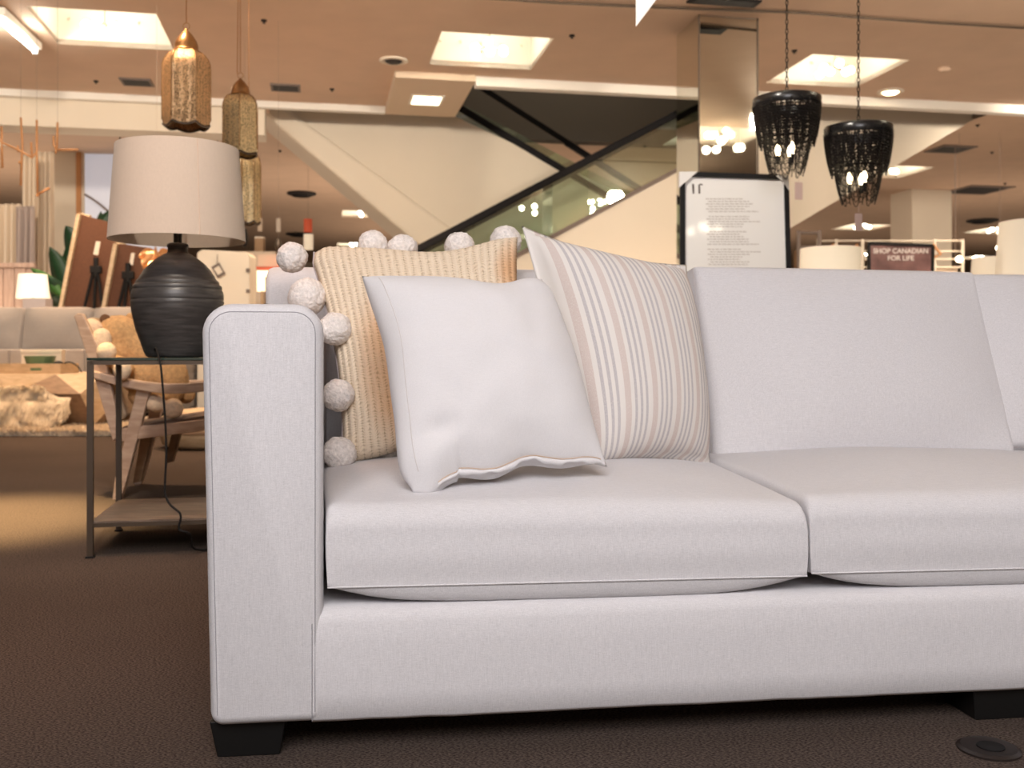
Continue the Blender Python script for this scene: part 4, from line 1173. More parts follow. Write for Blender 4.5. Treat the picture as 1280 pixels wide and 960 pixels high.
def lamp_simple(px, ptop, pbot, wtop, wbot, Y, label, m, name='table_lamp'):
    s = Y/F; c = P(px, pbot, Y); h = (pbot-ptop)*s
    root = thing(name, label, 'lamp', Vector((c.x, c.y, 0)), 'lit lamps round the shop')
    prof = [(wbot*s/2, c.z), (wtop*s/2, c.z+h), (wtop*s/2-.005, c.z+h), (wbot*s/2-.005, c.z), (wbot*s/2, c.z)]
    MB().lathe(prof, Vector((c.x, c.y, 0)), 40, caps=(False, False)).build('lamp_shade', m, root, smooth=True, angle=40)
    MB().lathe([(.16, 0), (.16, .02), (.03, .03), (.018, .06), (.018, c.z+h*.7)], Vector((c.x, c.y, 0)), 20).build('stand', M['bronze'], root, smooth=True, angle=40)
    MB().ball(Vector((c.x, c.y, c.z+h*.5)), .035, 2).build('bulb', M['bulb_soft'], root, smooth=True)
    return root
lamp_simple(1038, 310.5, 372, 73, 77, 6.6, 'cream drum lamp shade between the poster and the small sign', M['lampglow_soft'], 'floor_lamp')
lamp_simple(1296, 277, 352, 86, 96, 6.0, 'large cream lamp shade cut off behind the end of the sofa', M['lampglow_soft'], 'floor_lamp')
lamp_simple(1240, 322, 352, 46, 50, 7.4, 'small cream lamp shade tucked behind the large one', M['lampglow_soft'], 'floor_lamp')
for px, py, w in ((1251, 291, 'small bright spot bulb beside the large lamp shade'), (1249, 310, 'small bright spot bulb lower beside the large lamp shade'), (1199, 324, 'small bright spot bulb beside the pillar foot')):
    c = P(px, py, 13.6+.4*(py == 291)); b_ = thing('spot_bulb', w, 'light bulb', c)
    MB().ball(c, .045, 2).build('bulb', M['bulb_soft'], b_, smooth=True)
    MB().tube([c+Vector((0, 0, .04)), Vector((c.x, c.y, CEIL))], .0015, 5).build('rod', M['vent'], b_)
# grid wall display
gw = thing('grid_display', 'cream slatted display wall with thin rails behind the small sign', 'display rack', Vector((P(1110, 440, 14).x, 14, 0)))
a = P(1022, 302, 14); b = P(1205, 302, 14)
MB().box(Vector(((P(1165, 0, 14).x+P(1200, 0, 14).x)/2, 14.08, .9)), (.38, .03, 1.8), 0).build('panel', M['slat'], gw)
MB().box(Vector(((P(1026, 0, 14).x+P(1165, 0, 14).x)/2, 14.12, .88)), (1.56, .02, 1.76), 0).build('panel', M['slat'], gw)
rl = MB()
for py in (301, 314, 324, 334, 346, 360): rl.tube([P(1022, py, 14), P(1205, py, 14)], .012, 6)
rl.build('rail', M['cream'], gw)
for px in (1022, 1045, 1078, 1168, 1203): MB().beam(Vector((P(px, 0, 14).x, 14, 0)), P(px, 299, 14), .035, .035, (0, 1, 0)).build('upright', M['cream'], gw)
for px in (1042, 1072, 1166): MB().tube([P(px, 305, 13.9), P(px-9 if px < 1100 else px+10, 318, 13.9), P(px, 322, 13.9)], .02, 6).build('bracket', M['twig'], gw)
dk = thing('clothes_rail', 'dark rail and goods at the left end of the slatted display', 'display rack', Vector((P(1012, 440, 12).x, 12, 0)))
for py, px0, px1 in ((291, 1000, 1026), (309, 996, 1030), (322, 996, 1030)): MB().tube([P(px0, py, 12), P(px1, py, 12)], .02, 6).build('rail', M['vent'], dk)
for px in (998, 1024): MB().beam(Vector((P(px, 0, 12).x, 12, 0)), P(px, 288, 12), .04, .04, (0, 1, 0)).build('upright', M['vent'], dk)
MB().box(P(1010, 326, 12.1), (.3, .2, .26)).build('goods', M['brown_box'], dk, bevel=.02)

# ================================================================== far left: bg sofa, table, rug, fur
def rcushion(c, size, name, m, parent, r=.06, rot=0.0, tilt=0.0, seed=0):
    hx, hy, hz = size[0]/2, size[1]/2, size[2]/2
    mt = Matrix.Rotation(rot, 3, 'Z') @ Matrix.Rotation(tilt, 3, 'X')
    q = lambda x, y, z: Vector(c)+mt @ Vector((x, y, z))
    e = .8
    Fq = [q(-hx, -hy, -hz), q(hx, -hy, -hz), q(-hx, -hy, hz), q(hx, -hy, hz)]
    Bq = [q(-hx, hy, -hz), q(hx, hy, -hz), q(-hx, hy, hz), q(hx, hy, hz)]
    mb, fl, bl = boxcushion(Fq, Bq, r, r*.5, r*.6, n=16, p=2.6, k=6, pull=0, wr=.01, seed=seed)
    return mb.build(name, m, parent, smooth=True)
BY = 9.1
gs = thing('grey_sofa', 'long grey sofa far behind the side table', 'sofa', Vector((P(80, 440, BY).x, BY+.4, 0)))
x0, x1 = P(-95, 0, BY).x, P(227, 0, BY).x
MB().box(Vector(((x0+x1)/2, BY+.48, .25)), (x1-x0, .92, .34)).build('base', M['greysofa'], gs, bevel=.02)
MB().box(Vector(((x0+x1)/2, BY+.86, .55)), (x1-x0, .16, .78)).build('back_frame', M['greysofa'], gs, bevel=.03)
for px in (x0+.05, x1-.05):
    for y in (BY+.06, BY+.9): MB().box(Vector((px, y, .04)), (.06, .06, .08)).build('leg', M['black_leg'], gs)
for a, b, sd_ in ((-60, 30, 1), (32, 116, 2), (118, 204, 3), (206, 226, 4)):
    p, q = P(a, 391, BY+.45), P(b, 434, BY+.45)
    rcushion(Vector(((P(a, 0, BY+.45).x+P(b, 0, BY+.45).x)/2, BY+.52, .80)), (P(b, 0, BY+.45).x-P(a, 0, BY+.45).x-.02, .26, .42), 'back_cushion', M['greysofa'], gs, .05, 0, -.18, sd_)
for a, b, sd_ in ((-60, 11, 5), (12, 105, 6), (106, 196, 7), (197, 226, 8)):
    rcushion(Vector(((P(a, 0, BY).x+P(b, 0, BY).x)/2, BY+.33, .515)), (P(b, 0, BY).x-P(a, 0, BY).x-.012, .66, .22), 'seat_cushion', M['greysofa'], gs, .02, 0, 0, sd_)
# rug
ra, rb_ = Vector((-6.3, 7.17, 0)), Vector((-1.2, 7.17, 0))
mb = MB(); NX, NY = 150, 60
for i in range(NX+1):
    for j in range(NY+1):
        x = -6.3+5.1*i/NX; y = 7.17+1.85*(j/NY)**1.6
        e = min(1, 12*min(i/NX, 1-i/NX, j/NY*1.5, 1-j/NY))
        y2 = y+(.03*mnoise.noise(Vector((x*6, 0, 0))) if j == 0 else 0)
        mb.v.append(Vector((x, y2, .004+.035*min(1, e*4)*(.6+.4*random.random()))))
mb.f = grid_faces(NX, NY, 0)
for q in range(9000):
    x = random.uniform(-6.3, -1.2); y = 7.17+.9*random.random()**2
    p = Vector((x, y, .03)); d = Vector((random.uniform(-.5, .5), random.uniform(-.9, .1), .8)).normalized(); ln = random.uniform(.02, .035); sd0 = Vector((1, .2, 0))*.004; k_ = len(mb.v)
    mb.v += [p-sd0, p+sd0, p+d*ln]; mb.f.append((k_, k_+1, k_+2))
rg_ = mb.build('shag_rug', M['rug'], None, loc=Vector((-3.7, 8.1, 0)), fix=False)
tag(rg_, 'cream shaggy wool rug under the faceted coffee table', 'rug')
sdm = rg_.modifiers.new('thick', 'SOLIDIFY'); sdm.thickness = .004
# faceted coffee table
CY = 7.75
ct = thing('coffee_table', 'faceted pale wood coffee table like a cut gem on the shag rug', 'table', Vector((P(40, 440, CY).x, CY+.5, 0)))
def G(px, z, dy): return Vector((P(px, 0, CY).x, CY+dy, z))
topf = [G(-70, .435, .12), G(-10, .435, .06), G(62, .435, .10), G(120, .435, .16)]
topb = [G(120, .435, 1.0), G(40, .435, 1.05), G(-70, .435, 1.0)]
mid = [G(-82, .26, .06), G(-40, .285, -.02), G(16, .285, -.02), G(102, .285, -.03), G(131, .20, .18), G(131, .24, 1.0), G(30, .26, 1.15), G(-82, .26, 1.05)]
bot = [G(-70, .04, .16), G(10, .04, .10), G(60, .04, .14), G(112, .04, .10), G(122, .04, .9), G(30, .04, 1.0), G(-70, .04, .95)]
V = topf+topb+mid+bot
nT, nM = 7, 8
faces = [tuple(range(7))[::-1],
         (0, 8, 7), (0, 1, 8), (1, 9, 8), (1, 2, 9), (2, 10, 9), (2, 3, 10), (3, 11, 10), (3, 4, 12, 11), (4, 5, 13, 12), (5, 6, 14, 13), (6, 0, 7, 14),
         (7, 8, 15), (8, 16, 15), (8, 9, 16), (9, 17, 16), (9, 10, 17), (10, 18, 17), (10, 11, 18), (11, 12, 19, 18), (12, 13, 20, 19), (13, 14, 21, 20), (14, 7, 15, 21), tuple(range(15, 22))]
mb = MB(); mb.add(V, faces)
mb.fm = [0, 0, 1, 0, 0, 1, 0, 0, 0, 0, 0, 0, 0, 0, 1, 0, 1, 1, 0, 1, 0, 0, 0, 1]
mb.build('body', [M['wood_pale'], M['wood_mid']], ct)
pl = MB(); pl.box(G(25, .0375, .5), (1.0, .6, .02)); pl.build('plinth', M['black'], ct)
# sheepskin draped over the front
mb = MB(); NX, NY = 110, 80
for i in range(NX+1):
    for j in range(NY+1):
        a = i/NX; b = j/NY
        px = -60+155*a
        # path: on top near the front, over the edge, down to the rug
        t = b
        if t < .3: y = .03-.08*(t/.3); z = .285+.055*(1-t/.3)
        else: y = -.05-.09*math.sin((t-.3)/.7*1.6); z = .285-.255*((t-.3)/.7)
        edge = min(1, 7*min(a, 1-a, b+.03, 1-b))
        wob = .5+.5*mnoise.noise(Vector((a*7, b*5, 0)))
        cut = 0
        tuft = .03*mnoise.noise(Vector((px*.07, b*4, 2)))
        p = G(px+5*mnoise.noise(Vector((b*5, a*4, 9))), max(.03, z+.05*mnoise.noise(Vector((a*6, b*3, 1)))*(1 if b > .8 else .3)), y)
        p += Vector((tuft*.3, -.05*edge*wob-tuft, tuft*.6)); p.z = max(.028, p.z)
        mb.v.append(p)
base_pts = [Vector(v) for v in mb.v]
mb = MB(); random.seed(11)
def hide(a, b):
    u = (a-.5)*2; w = (b-.5)*2; ang = math.atan2(w, u)
    return (abs(u)**3+abs(w)**3)**(1/3) < .93+.13*math.sin(ang*3+.5)+.09*math.sin(ang*5+2)
def hsurf(a, b):
    i = min(NX-1, int(a*NX)); j = min(NY-1, int(b*NY)); return base_pts[i*(NY+1)+j]
mb.v = [Vector(v) for v in base_pts]
mb.f = [f for k_, f in enumerate(grid_faces(NX, NY, 0)) if hide((k_//NY+.5)/NX, (k_ % NY+.5)/NY)]
for q in range(15000):
    a, b = random.random(), random.random()
    if not hide(a, b): continue
    p = hsurf(a, b); cl = mnoise.noise(Vector((a*22, b*16, 3)))
    d = Vector((.5*mnoise.noise(Vector((a*9, b*7, 8)))+random.uniform(-.25, .25), -.75+random.uniform(-.2, .2), (.05 if b < .2 else -.75)+.5*cl+random.uniform(-.25, .25))).normalized()
    ln = random.uniform(.03, .075); w_ = random.uniform(.002, .0045); sd0 = d.cross(Vector((0, .3, 1))).normalized()*w_
    k_ = len(mb.v); p1 = p+d*ln*.55; p2 = p+d*ln+Vector((0, 0, -.25*ln)); p1.z = max(.02, p1.z); p2.z = max(.012, p2.z)
    mb.v += [p-sd0, p+sd0, p1-sd0*.7, p1+sd0*.7, p2]
    mb.f += [(k_, k_+1, k_+3, k_+2), (k_+2, k_+3, k_+4)]
fo = mb.build('sheepskin_throw', M['fur'], None, loc=G(40, 0, .2), smooth=True, fix=False)
tag(fo, 'fluffy cream sheepskin draped over the front of the coffee table', 'throw')
# tray and goods on the coffee table
zt2 = .436
def onT(px, dy): return Vector((P(px, 0, CY+dy).x, CY+dy, zt2))
ty = thing('wooden_tray', 'pale wooden tray on the coffee table', 'tray', onT(49, .45))
MB().box(onT(49, .45)+Vector((0, 0, .012)), (.50, .34, .02)).build('tray_bottom', M['wood_pale'], ty)
mb = MB()
for dx in (-.245, .245): mb.box(onT(49, .45)+Vector((dx, 0, .04)), (.014, .34, .08))
for dy in (-.165, .165): mb.box(onT(49, .45)+Vector((0, dy, .04)), (.50, .014, .08))
mb.build('rim', M['wood_pale'], ty)
MB().box(onT(45, .282)+Vector((0, -.001, .035)), (.09, .006, .022)).build('handle_slot', M['green'], ty)
bx = onT(54, .565)+Vector((0, 0, .024))
bb = thing('gift_box', 'cream box standing behind the green bowl', 'box', bx)
MB().box(bx+Vector((0, 0, .085)), (.34, .07, .17)).build('box', M['card'], bb, bevel=.006)
MB().box(bx+Vector((0, 0, .155)), (.346, .076, .03)).build('lid', M['card'], bb, bevel=.004)
gb = onT(50, .395)+Vector((0, 0, .024))
bo = MB(); bo.lathe([(.07, 0), (.09, .005), (.115, .10), (.122, .118), (.116, .118), (.10, .09), (.07, .02), (0.001, .015)], gb, 32)
tag(bo.build('bowl', M['green'], None, loc=gb, smooth=True, angle=50), 'shallow green glazed bowl on the wooden tray', 'bowl')
sp_ = onT(73, .36)+Vector((0, 0, .024))
sl_ = thing('dark_ladle', 'dark round ladle with a long thin handle at the tray end', 'ladle', sp_)
MB().ball(sp_+Vector((0, 0, .042)), .04, 2, (1.3, 1, .9)).build('scoop', M['black'], sl_, smooth=True)
MB().tube(smooth_path([sp_+Vector((.03, 0, .05)), sp_+Vector((.09, 0, .075)), sp_+Vector((.16, 0, .035)), sp_+Vector((.19, 0, -.015))]), .006, 6).build('handle', M['black'], sl_, smooth=True)

# ================================================================== lounge chair and plush bear
HY = 4.12
def H(px, py, dy=0.0):
    p = P(px, py, HY); p.y += dy; p.x -= dy*.19; return p
ch = thing('lounge_chair', 'low pale wood lounge chair with curved arms behind the side table', 'chair', Vector((H(190, 440).x, HY+.3, 0)))
def board(pts, name, w, m='wood_chair', dy=0.0, parent=None):
    mb = MB(); mb.prism([H(x, y, dy) for x, y in pts], (0, w, 0)); return mb.build(name, M[m], parent or ch, bevel=.004)
for dy in (0, .46):
    board([(92, 395), (97, 391.5), (103, 392), (132, 455), (151, 540), (141, 552), (117, 470)], 'back_post', .028, dy=dy)
    ap = MB(); n_ = 24; prof_t = []; prof_b = []
    for i in range(n_+1):
        t = i/n_; px = 114+216*t; py = 459+20*math.sin(min(1, t*1.0)*math.pi)*.95+3*(1-t)
        prof_t.append((px, py)); prof_b.append((px, py+9.5+3*math.sin(t*math.pi)))
    poly = [H(x, y, dy) for x, y in prof_t+prof_b[::-1]]
    k0 = []
    m_ = len(prof_t)
    amb = MB()
    for i in range(m_):
        for (x, y) in (prof_t[i], prof_b[i]):
            for yy in (-.03, .04): 
                q = H(x, y, dy+yy); amb.v.append(q)
    for i in range(m_-1):
        a, b = i*4, i*4+4
        amb.f += [(a, a+1, b+1, b), (a+2, b+2, b+3, a+3), (a, b, b+2, a+2), (a+1, a+3, b+3, b+1)]
    amb.f += [(0, 2, 3, 1), tuple((m_-1)*4+q for q in (0, 1, 3, 2))]
    amb.build('arm', M['wood_chair'], ch, bevel=.006)
    board([(172, 481), (189, 481), (158, 600), (150, 626), (140, 626), (143, 600)], 'leg', .030, dy=dy-.0)
    board([(300, 472), (314, 472), (332, 626), (321, 626)], 'leg', .030, dy=dy)
    board([(150, 536), (322, 517), (322, 530), (150, 552)], 'side_rail', .026, dy=dy+.004)
mb = MB(); mb.prism([H(150, 534, .03), H(322, 510, .03), H(322, 519, .03), H(150, 543, .03)], (-.075, .40, 0)); mb.build('seat', M['leather'], ch, bevel=.01)
mb = MB(); mb.prism([H(101, 397, .10), H(111, 395, .10), H(153, 522, .10), H(143, 530, .10)], (-.06, .32, 0)); mb.build('backrest', M['wood_pale'], ch, bevel=.008)
mb = MB(); mb.beam(H(178, 540, .02), H(178, 540, .46), .03, .05, (0, 0, 1)); mb.beam(H(318, 526, .02), H(318, 526, .46), .03, .05, (0, 0, 1)); mb.build('cross_rail', M['wood_chair'], ch)
board([(166, 540), (181, 540), (165, 610), (154, 612)], 'leg', .028, 'wood_mid', .20)
board([(198, 535), (211, 535), (196, 592), (184, 595)], 'leg', .028, 'wood_mid', .44)
# plush
BD = .16
br_ = thing('plush_bear', 'large tan plush bear slumped sideways on the lounge chair', 'plush toy', H(190, 510, BD))
kb = HY+BD; sb_ = kb/F
def bb_(px, py, rpx, dz=0, sc_=(1, 1, 1), rot=0.0):
    return P(px, py, kb)+Vector((0, dz, 0)), rpx*sb_, sc_, Matrix.Rotation(rot, 3, 'Y')
bm_ = MB()
for a in [(152, 420, 27, 0, (1.1, .95, .92), .6), (176, 440, 30, .02, (1.25, 1, .9), .7), (203, 468, 29, .02, (1.1, 1, .95), .7), (150, 440, 22, -.02, (1, 1, 1.1), 0),
          (175, 468, 25, -.02, (1, 1, .9), 0), (212, 488, 17, .0, (1, 1, 1.1), 0), (190, 497, 16, -.06, (1.5, 1, .8), .2), (146, 447, 14, -.12, (1.3, .8, .8), .7), (168, 456, 13, -.14, (1.3, .8, .8), .5), (225, 492, 12, .08, (1, 1, 1.2), 0)]:
    c_, r_, s_, ro = bb_(*a); bm_.ball(c_, r_, 3, s_, ro)
body = bm_.build('body', M['plush'], br_, smooth=True, fix=False)
rm = body.modifiers.new('weld', 'REMESH'); rm.mode = 'VOXEL'; rm.voxel_size = .009; rm.use_smooth_shade = True
smt = body.modifiers.new('soft', 'SMOOTH'); smt.iterations = 6; smt.factor = .6
tx = bpy.data.textures.new('fuzz', 'CLOUDS'); tx.noise_scale = .012
dsp = body.modifiers.new('fuzz', 'DISPLACE'); dsp.texture = tx; dsp.strength = .010; dsp.mid_level = .5
def pale(name, a, m='plush_pale'):
    c_, r_, s_, ro = bb_(*a); mb = MB()
    bm = bmesh.new(); bmesh.ops.create_icosphere(bm, subdivisions=4, radius=1)
    for v in bm.verts:
        d = v.co.normalized(); k_ = r_*(1+.05*mnoise.noise(d*6)+.03*mnoise.noise(d*20))
        mb.v.append(c_+ro @ Vector((d.x*k_*s_[0], d.y*k_*s_[1], d.z*k_*s_[2])))
    mb.f = [tuple(x.index for x in f.verts) for f in bm.faces]; bm.free()
    return mb.build(name, M[m], br_, smooth=True)
pale('muzzle', (123, 411, 12.5, -.07, (1.1, 1, .95), .2))
pale('paw', (157, 440, 11.5, -.20, (1, .9, 1), 0))
pale('paw', (178, 461, 11, -.22, (.95, .9, 1.15), 0))
pale('foot', (226, 509, 12.5, -.10, (1, .8, 1), 0))
pale('foot', (206, 502, 12, -.12, (1.2, .8, .9), .3))
pale('belly', (139, 430, 15, -.12, (.9, .7, 1.3), .3))
pale('ear', (135, 399, 6, -.03, (1.1, .6, 1), 0), 'plush_dark')
pale('ear', (155, 396, 6, .08, (1.1, .6, 1), 0), 'plush')
# pouf on the carpet edge beyond the chair
pc = Vector((P(262, 0, 6.4).x, 6.4, .0))
pf = thing('floor_pouf', 'round tan floor pouf beyond the chair, mostly hidden by the sofa', 'pouf', pc)
MB().lathe([(.24, 0), (.29, .03), (.31, .11), (.30, .19), (.25, .235), (.10, .25), (.001, .25)], pc, 32).build('cover', M['wood_pale'], pf, smooth=True)
MB().lathe([(.312, .10), (.316, .112), (.312, .124)], pc, 32, caps=(False, False)).build('piping', M['wood_mid'], pf, smooth=True)

# ================================================================== behind the grey sofa
def leaf(mb, base, tip, width, bend=.0, nseg=10):
    base, tip = Vector(base), Vector(tip); d = tip-base; side = d.cross(Vector((0, 1, .25))).normalized()
    up = side.cross(d).normalized()
    k = len(mb.v)
    for i in range(nseg+1):
        t = i/nseg; w = width*(math.sin(math.pi*min(1, t**.8*.97+.03))**.7)/2
        p = base+d*t+up*bend*math.sin(math.pi*t)
        mb.v += [p-side*w+up*w*.25, p, p+side*w+up*w*.25]
    for i in range(nseg):
        a = k+i*3; mb.f += [(a, a+1, a+4, a+3), (a+1, a+2, a+5, a+4)]
LY = 11.0
pp = thing('potted_plant', 'tall broad leaved dark green plant beside the easel boards', 'plant', Vector((P(108, 0, LY).x, LY, 0)))
MB().lathe([(.16, 0), (.20, .03), (.24, .40), (.23, .42), (.20, .42), (.19, .36), (.001, .36)], Vector((P(108, 0, LY).x, LY, 0)), 28).build('pot', M['card'], pp, smooth=True, angle=50)
base = Vector((P(108, 0, LY).x, LY, .38))
st = MB()
for i, (bx_, by_, tx_, ty_, w, mm, dy) in enumerate([(88, 385, 62, 308, .20, 'leaf', -.1), (84, 392, 60, 345, .17, 'leaf', -.18), (76, 370, 38, 335, .10, 'leaf_light', -.22), (92, 360, 88, 300, .26, 'leaf', .05),
                                                     (88, 395, 70, 355, .18, 'leaf', -.05), (95, 320, 82, 282, .20, 'leaf', .1), (100, 380, 96, 320, .22, 'leaf', .12), (112, 300, 140, 262, .15, 'leaf', .15), (110, 330, 134, 285, .18, 'leaf', .2),
                                                     (80, 395, 66, 370, .15, 'leaf', -.2), (120, 310, 126, 264, .14, 'leaf', .22)]):
    a, b = P(bx_, by_, LY+dy), P(tx_, ty_, LY+dy*1.6)
    lm = MB(); leaf(lm, a, b, w*1.35, .05); o = lm.build('leaf', M[mm], pp, smooth=True, fix=False)
    sm_ = o.modifiers.new('t', 'SOLIDIFY'); sm_.thickness = .003
    st.tube(smooth_path([base, Vector(((base.x+a.x)/2, a.y, (base.z+a.z)/2+.05)), a]), .009, 6)
st.build('stem', M['leaf'], pp, smooth=True)
def easel_board(poly, tagp, leg, Y, lb, le):
    root = thing('leaning_board', lb, 'board', Vector((P(poly[0][0], 0, Y).x, Y, 0)), 'brown backed boards behind the grey sofa')
    pts = [P(x, y, Y+.0) for x, y in poly]
    MB().prism(pts, (.0, .012, 0)).build('backing', M['board'], root)
    mb = MB(); w = .045
    a, b = pts[0], pts[1]
    mb.prism([a+Vector((-.035, -.045, 0)), a+Vector((.005, -.045, 0)), b+Vector((.005, -.045, 0)), b+Vector((-.035, -.045, 0))], (0, .10, 0))
    mb.build('side_edge', M['wood_pale'], root)
    mb = MB(); a, b = pts[1], pts[2]
    mb.prism([a, b, b+Vector((0, 0, .02)), a+Vector((-.035, 0, .02))], (0, .055, 0)); mb.build('top_edge', M['wood_pale'], root)
    if len(poly) > 4:
        pass
    MB().prism([P(x, y, Y-.004) for x, y in tagp], (0, .004, 0)).build('paper_label', M['card'], root)
    er = thing('easel', le, 'easel', Vector((P(leg[0][0], 0, Y-.06).x, Y-.06, 0)), 'black folding easels')
    hx, hy = leg[0]
    hd_ = P(hx, hy, Y-.06)
    MB().tube([P(hx, hy-9, Y-.06), P(hx, hy+14, Y-.06)], .028, 8).build('head', M['black'], er)
    MB().box(P(hx, hy+6, Y-.06), (.12, .05, .08)).build('clamp', M['black'], er, bevel=.01)
    for (lx, ly) in leg[1:]:
        p1 = P(hx+(lx-hx)*.25, hy+10, Y-.06); p2 = P(lx, ly, Y-.06); d = (p2-p1); f = p2+d*(-p2.z/d.z)
        f = p1+d*((0.01-p1.z)/d.z); f.y -= .0
        MB().tube([p1, f], .017, 7).build('leg', M['black'], er)
easel_board([(74, 412), (102, 268), (112, 271), (150, 281), (128, 412)], [(120, 301.5), (125.5, 302), (122.5, 319), (116.5, 318)], [(120, 331), (104.5, 388), (117.5, 388), (128.5, 388)], 10.52,
            'larger brown backed board with pale edge leaning by the plant', 'black easel in front of the larger brown board')
easel_board([(128, 412), (148, 305), (155, 305), (188, 310), (166, 412)], [(164, 316), (168.5, 316.5), (166, 331.5), (161.5, 331)], [(160, 338), (147, 388), (155, 388), (167, 388)], 10.15,
            'smaller brown backed board partly behind the black lamp', 'black easel in front of the smaller brown board')
# whitewashed headboard with lamp
hbY = 11.15
hb2 = thing('wooden_headboard', 'whitewashed pinkish wooden headboard at the far left', 'headboard', Vector((P(10, 0, hbY).x, hbY, 0)))
for i in range(7):
    x = P(-44+14.0*i, 0, hbY).x
    MB().box(Vector((x, hbY, .78)), (.118, .04, 1.56-.02*abs(i-4))).build('plank', M['pinkwood'], hb2, bevel=.006)
MB().box(Vector((P(-2, 0, hbY).x, hbY-.03, 1.58)), (.86, .06, .05)).build('top_rail', M['pinkwood'], hb2)
lamp_simple(41, 343, 373, 33, 39, 10.45, 'small lit cream lamp on the left, above the lilac cabinet', M['lampglow'])
lamp_simple(46, 330, 345, 12, 14, 12.4, 'tiny unlit shade peeping above the small lit lamp', M['lampglow_soft'])
nb = P(47, 388, 10.22)
nc = thing('bedside_cabinet', 'lilac grey bedside cabinet behind the grey sofa', 'cabinet', Vector((nb.x, 10.22, 0)))
MB().box(Vector((nb.x, 10.22, .60)), (.235, .16, 1.12)).build('body', M['lilac'], nc, bevel=.004)
MB().box(Vector((nb.x, 10.135, .85)), (.20, .012, .3)).build('drawer', M['lilac'], nc, bevel=.003)
MB().ball(Vector((nb.x, 10.125, .85)), .014, 2).build('knob', M['bronze'], nc)
mp_ = P(13, 388, 10.22); mp_.z = .94
ml = thing('small_succulent', 'small green succulent peeping over the grey sofa', 'plant', mp_+Vector((0, 0, -.94)))
mb = MB(); random.seed(5)
for i in range(26):
    a = random.uniform(0, 6.28); el = random.uniform(.3, 1.3); q = mp_+Vector((random.uniform(-.07, .07), 0, .02))
    leaf(mb, q, q+Vector((math.cos(a)*math.cos(el)*.08, math.sin(a)*math.cos(el)*.08, math.sin(el)*.08)), .025, .005, 5)
mb.build('leaves', M['leaf_light'], ml, fix=False)
MB().lathe([(.06, 0), (.08, .94), (.001, .94)], Vector((mp_.x, mp_.y, 0)), 16).build('planter', M['bronze'], ml)
# hanging curtains and cloths
def drape(px0, px1, pt, pb, Y, waves, amp, name, m, label, sagtop=0.0):
    mb = MB(); NX, NZ = 90, 14
    for i in range(NX+1):
        for j in range(NZ+1):
            a = i/NX; b = j/NZ
            p = P(px0+(px1-px0)*a, pt+(pb-pt)*b+sagtop*math.sin(math.pi*a)*(1-b), Y)
            p.y += amp*math.sin(2*math.pi*waves*a+.5*math.sin(a*9))*(.6+.4*b); mb.v.append(p)
    mb.f = grid_faces(NX, NZ, 0)
    o = mb.build(name, m, None, loc=P((px0+px1)/2, pb, Y), smooth=True, fix=False); tag(o, label, 'curtain' if 'curtain' in name else 'cloth')
    s_ = o.modifiers.new('t', 'SOLIDIFY'); s_.thickness = .006
    return o
drape(28, 48, 194, 345, 11.7, 3.5, .05, 'curtain', M['curtain'], 'cream curtain panel hanging on the far left beside the taupe cloth')
drape(46, 68, 190, 392, 12.0, 3.5, .05, 'curtain', M['curtain'], 'cream curtain panel hanging against the pillar by the plant')
drape(-6, 26, 255, 350, 11.4, 4, .05, 'draped_cloth', M['curtain'], 'pale cloth draped over a rail at the far left edge')
drape(20, 43, 258, 340, 11.3, 3, .05, 'draped_cloth', M['curtain_taupe'], 'taupe cloth draped next to the pale one')
# branch-like hanging frame
TY = 8.4
tw = thing('branch_chandelier', 'bronze branch like frame of thin rods hanging at top left', 'chandelier', P(40, 200, TY))
for pts in ([(2, 158), (2, 178), (3, 210)], [(26, 147), (28, 180), (26, 232)], [(46, 150), (46, 188), (47, 246)], [(72, 153), (71, 188)], [(-4, 172), (2, 178), (22, 187), (40, 197), (46, 190)], [(67, 170), (67, 181), (71, 188)],
            [(71, 187), (98, 187)], [(39, 178), (40, 197)], [(47, 243), (62, 235)], [(22, 182), (23, 190)], [(-2, 195), (-2, 260)], [(71, 186), (69, 192)]):
    MB().tube([P(x, y, TY+.0) for x, y in pts], .0095, 6).build('rod', M['twig'], tw, smooth=True)
for q in ((26, 147), (46, 150), (72, 153)):
    a = P(*q, TY); MB().tube([a, Vector((a.x, a.y, CEIL))], .001, 5).build('wire', M['vent'], tw)
for q in ((25, 203), (47, 244)): MB().ball(P(*q, TY), .014, 2).build('joint', M['twig'], tw)
# dark track below the bulkhead
a, b = P(150, 168, 12.9), P(272, 172, 13.3); a.z = b.z = 3.30
tk = thing('curtain_track', 'tan ceiling track with a row of dots under the bulkhead', 'track', (a+b)/2)
MB().beam(a, b, .10, .10).build('rail', M['wood_mid'], tk)
mb = MB()
for i in range(9): mb.ball(a.lerp(b, (i+.7)/9.5)+Vector((0, -.055, -.03)), .022, 2)
mb.build('glider', M['bronze'], tk)
for q in (a, b): MB().tube([q, Vector((q.x, q.y, CEIL))], .01, 6).build('hanger', M['bronze'], tk)
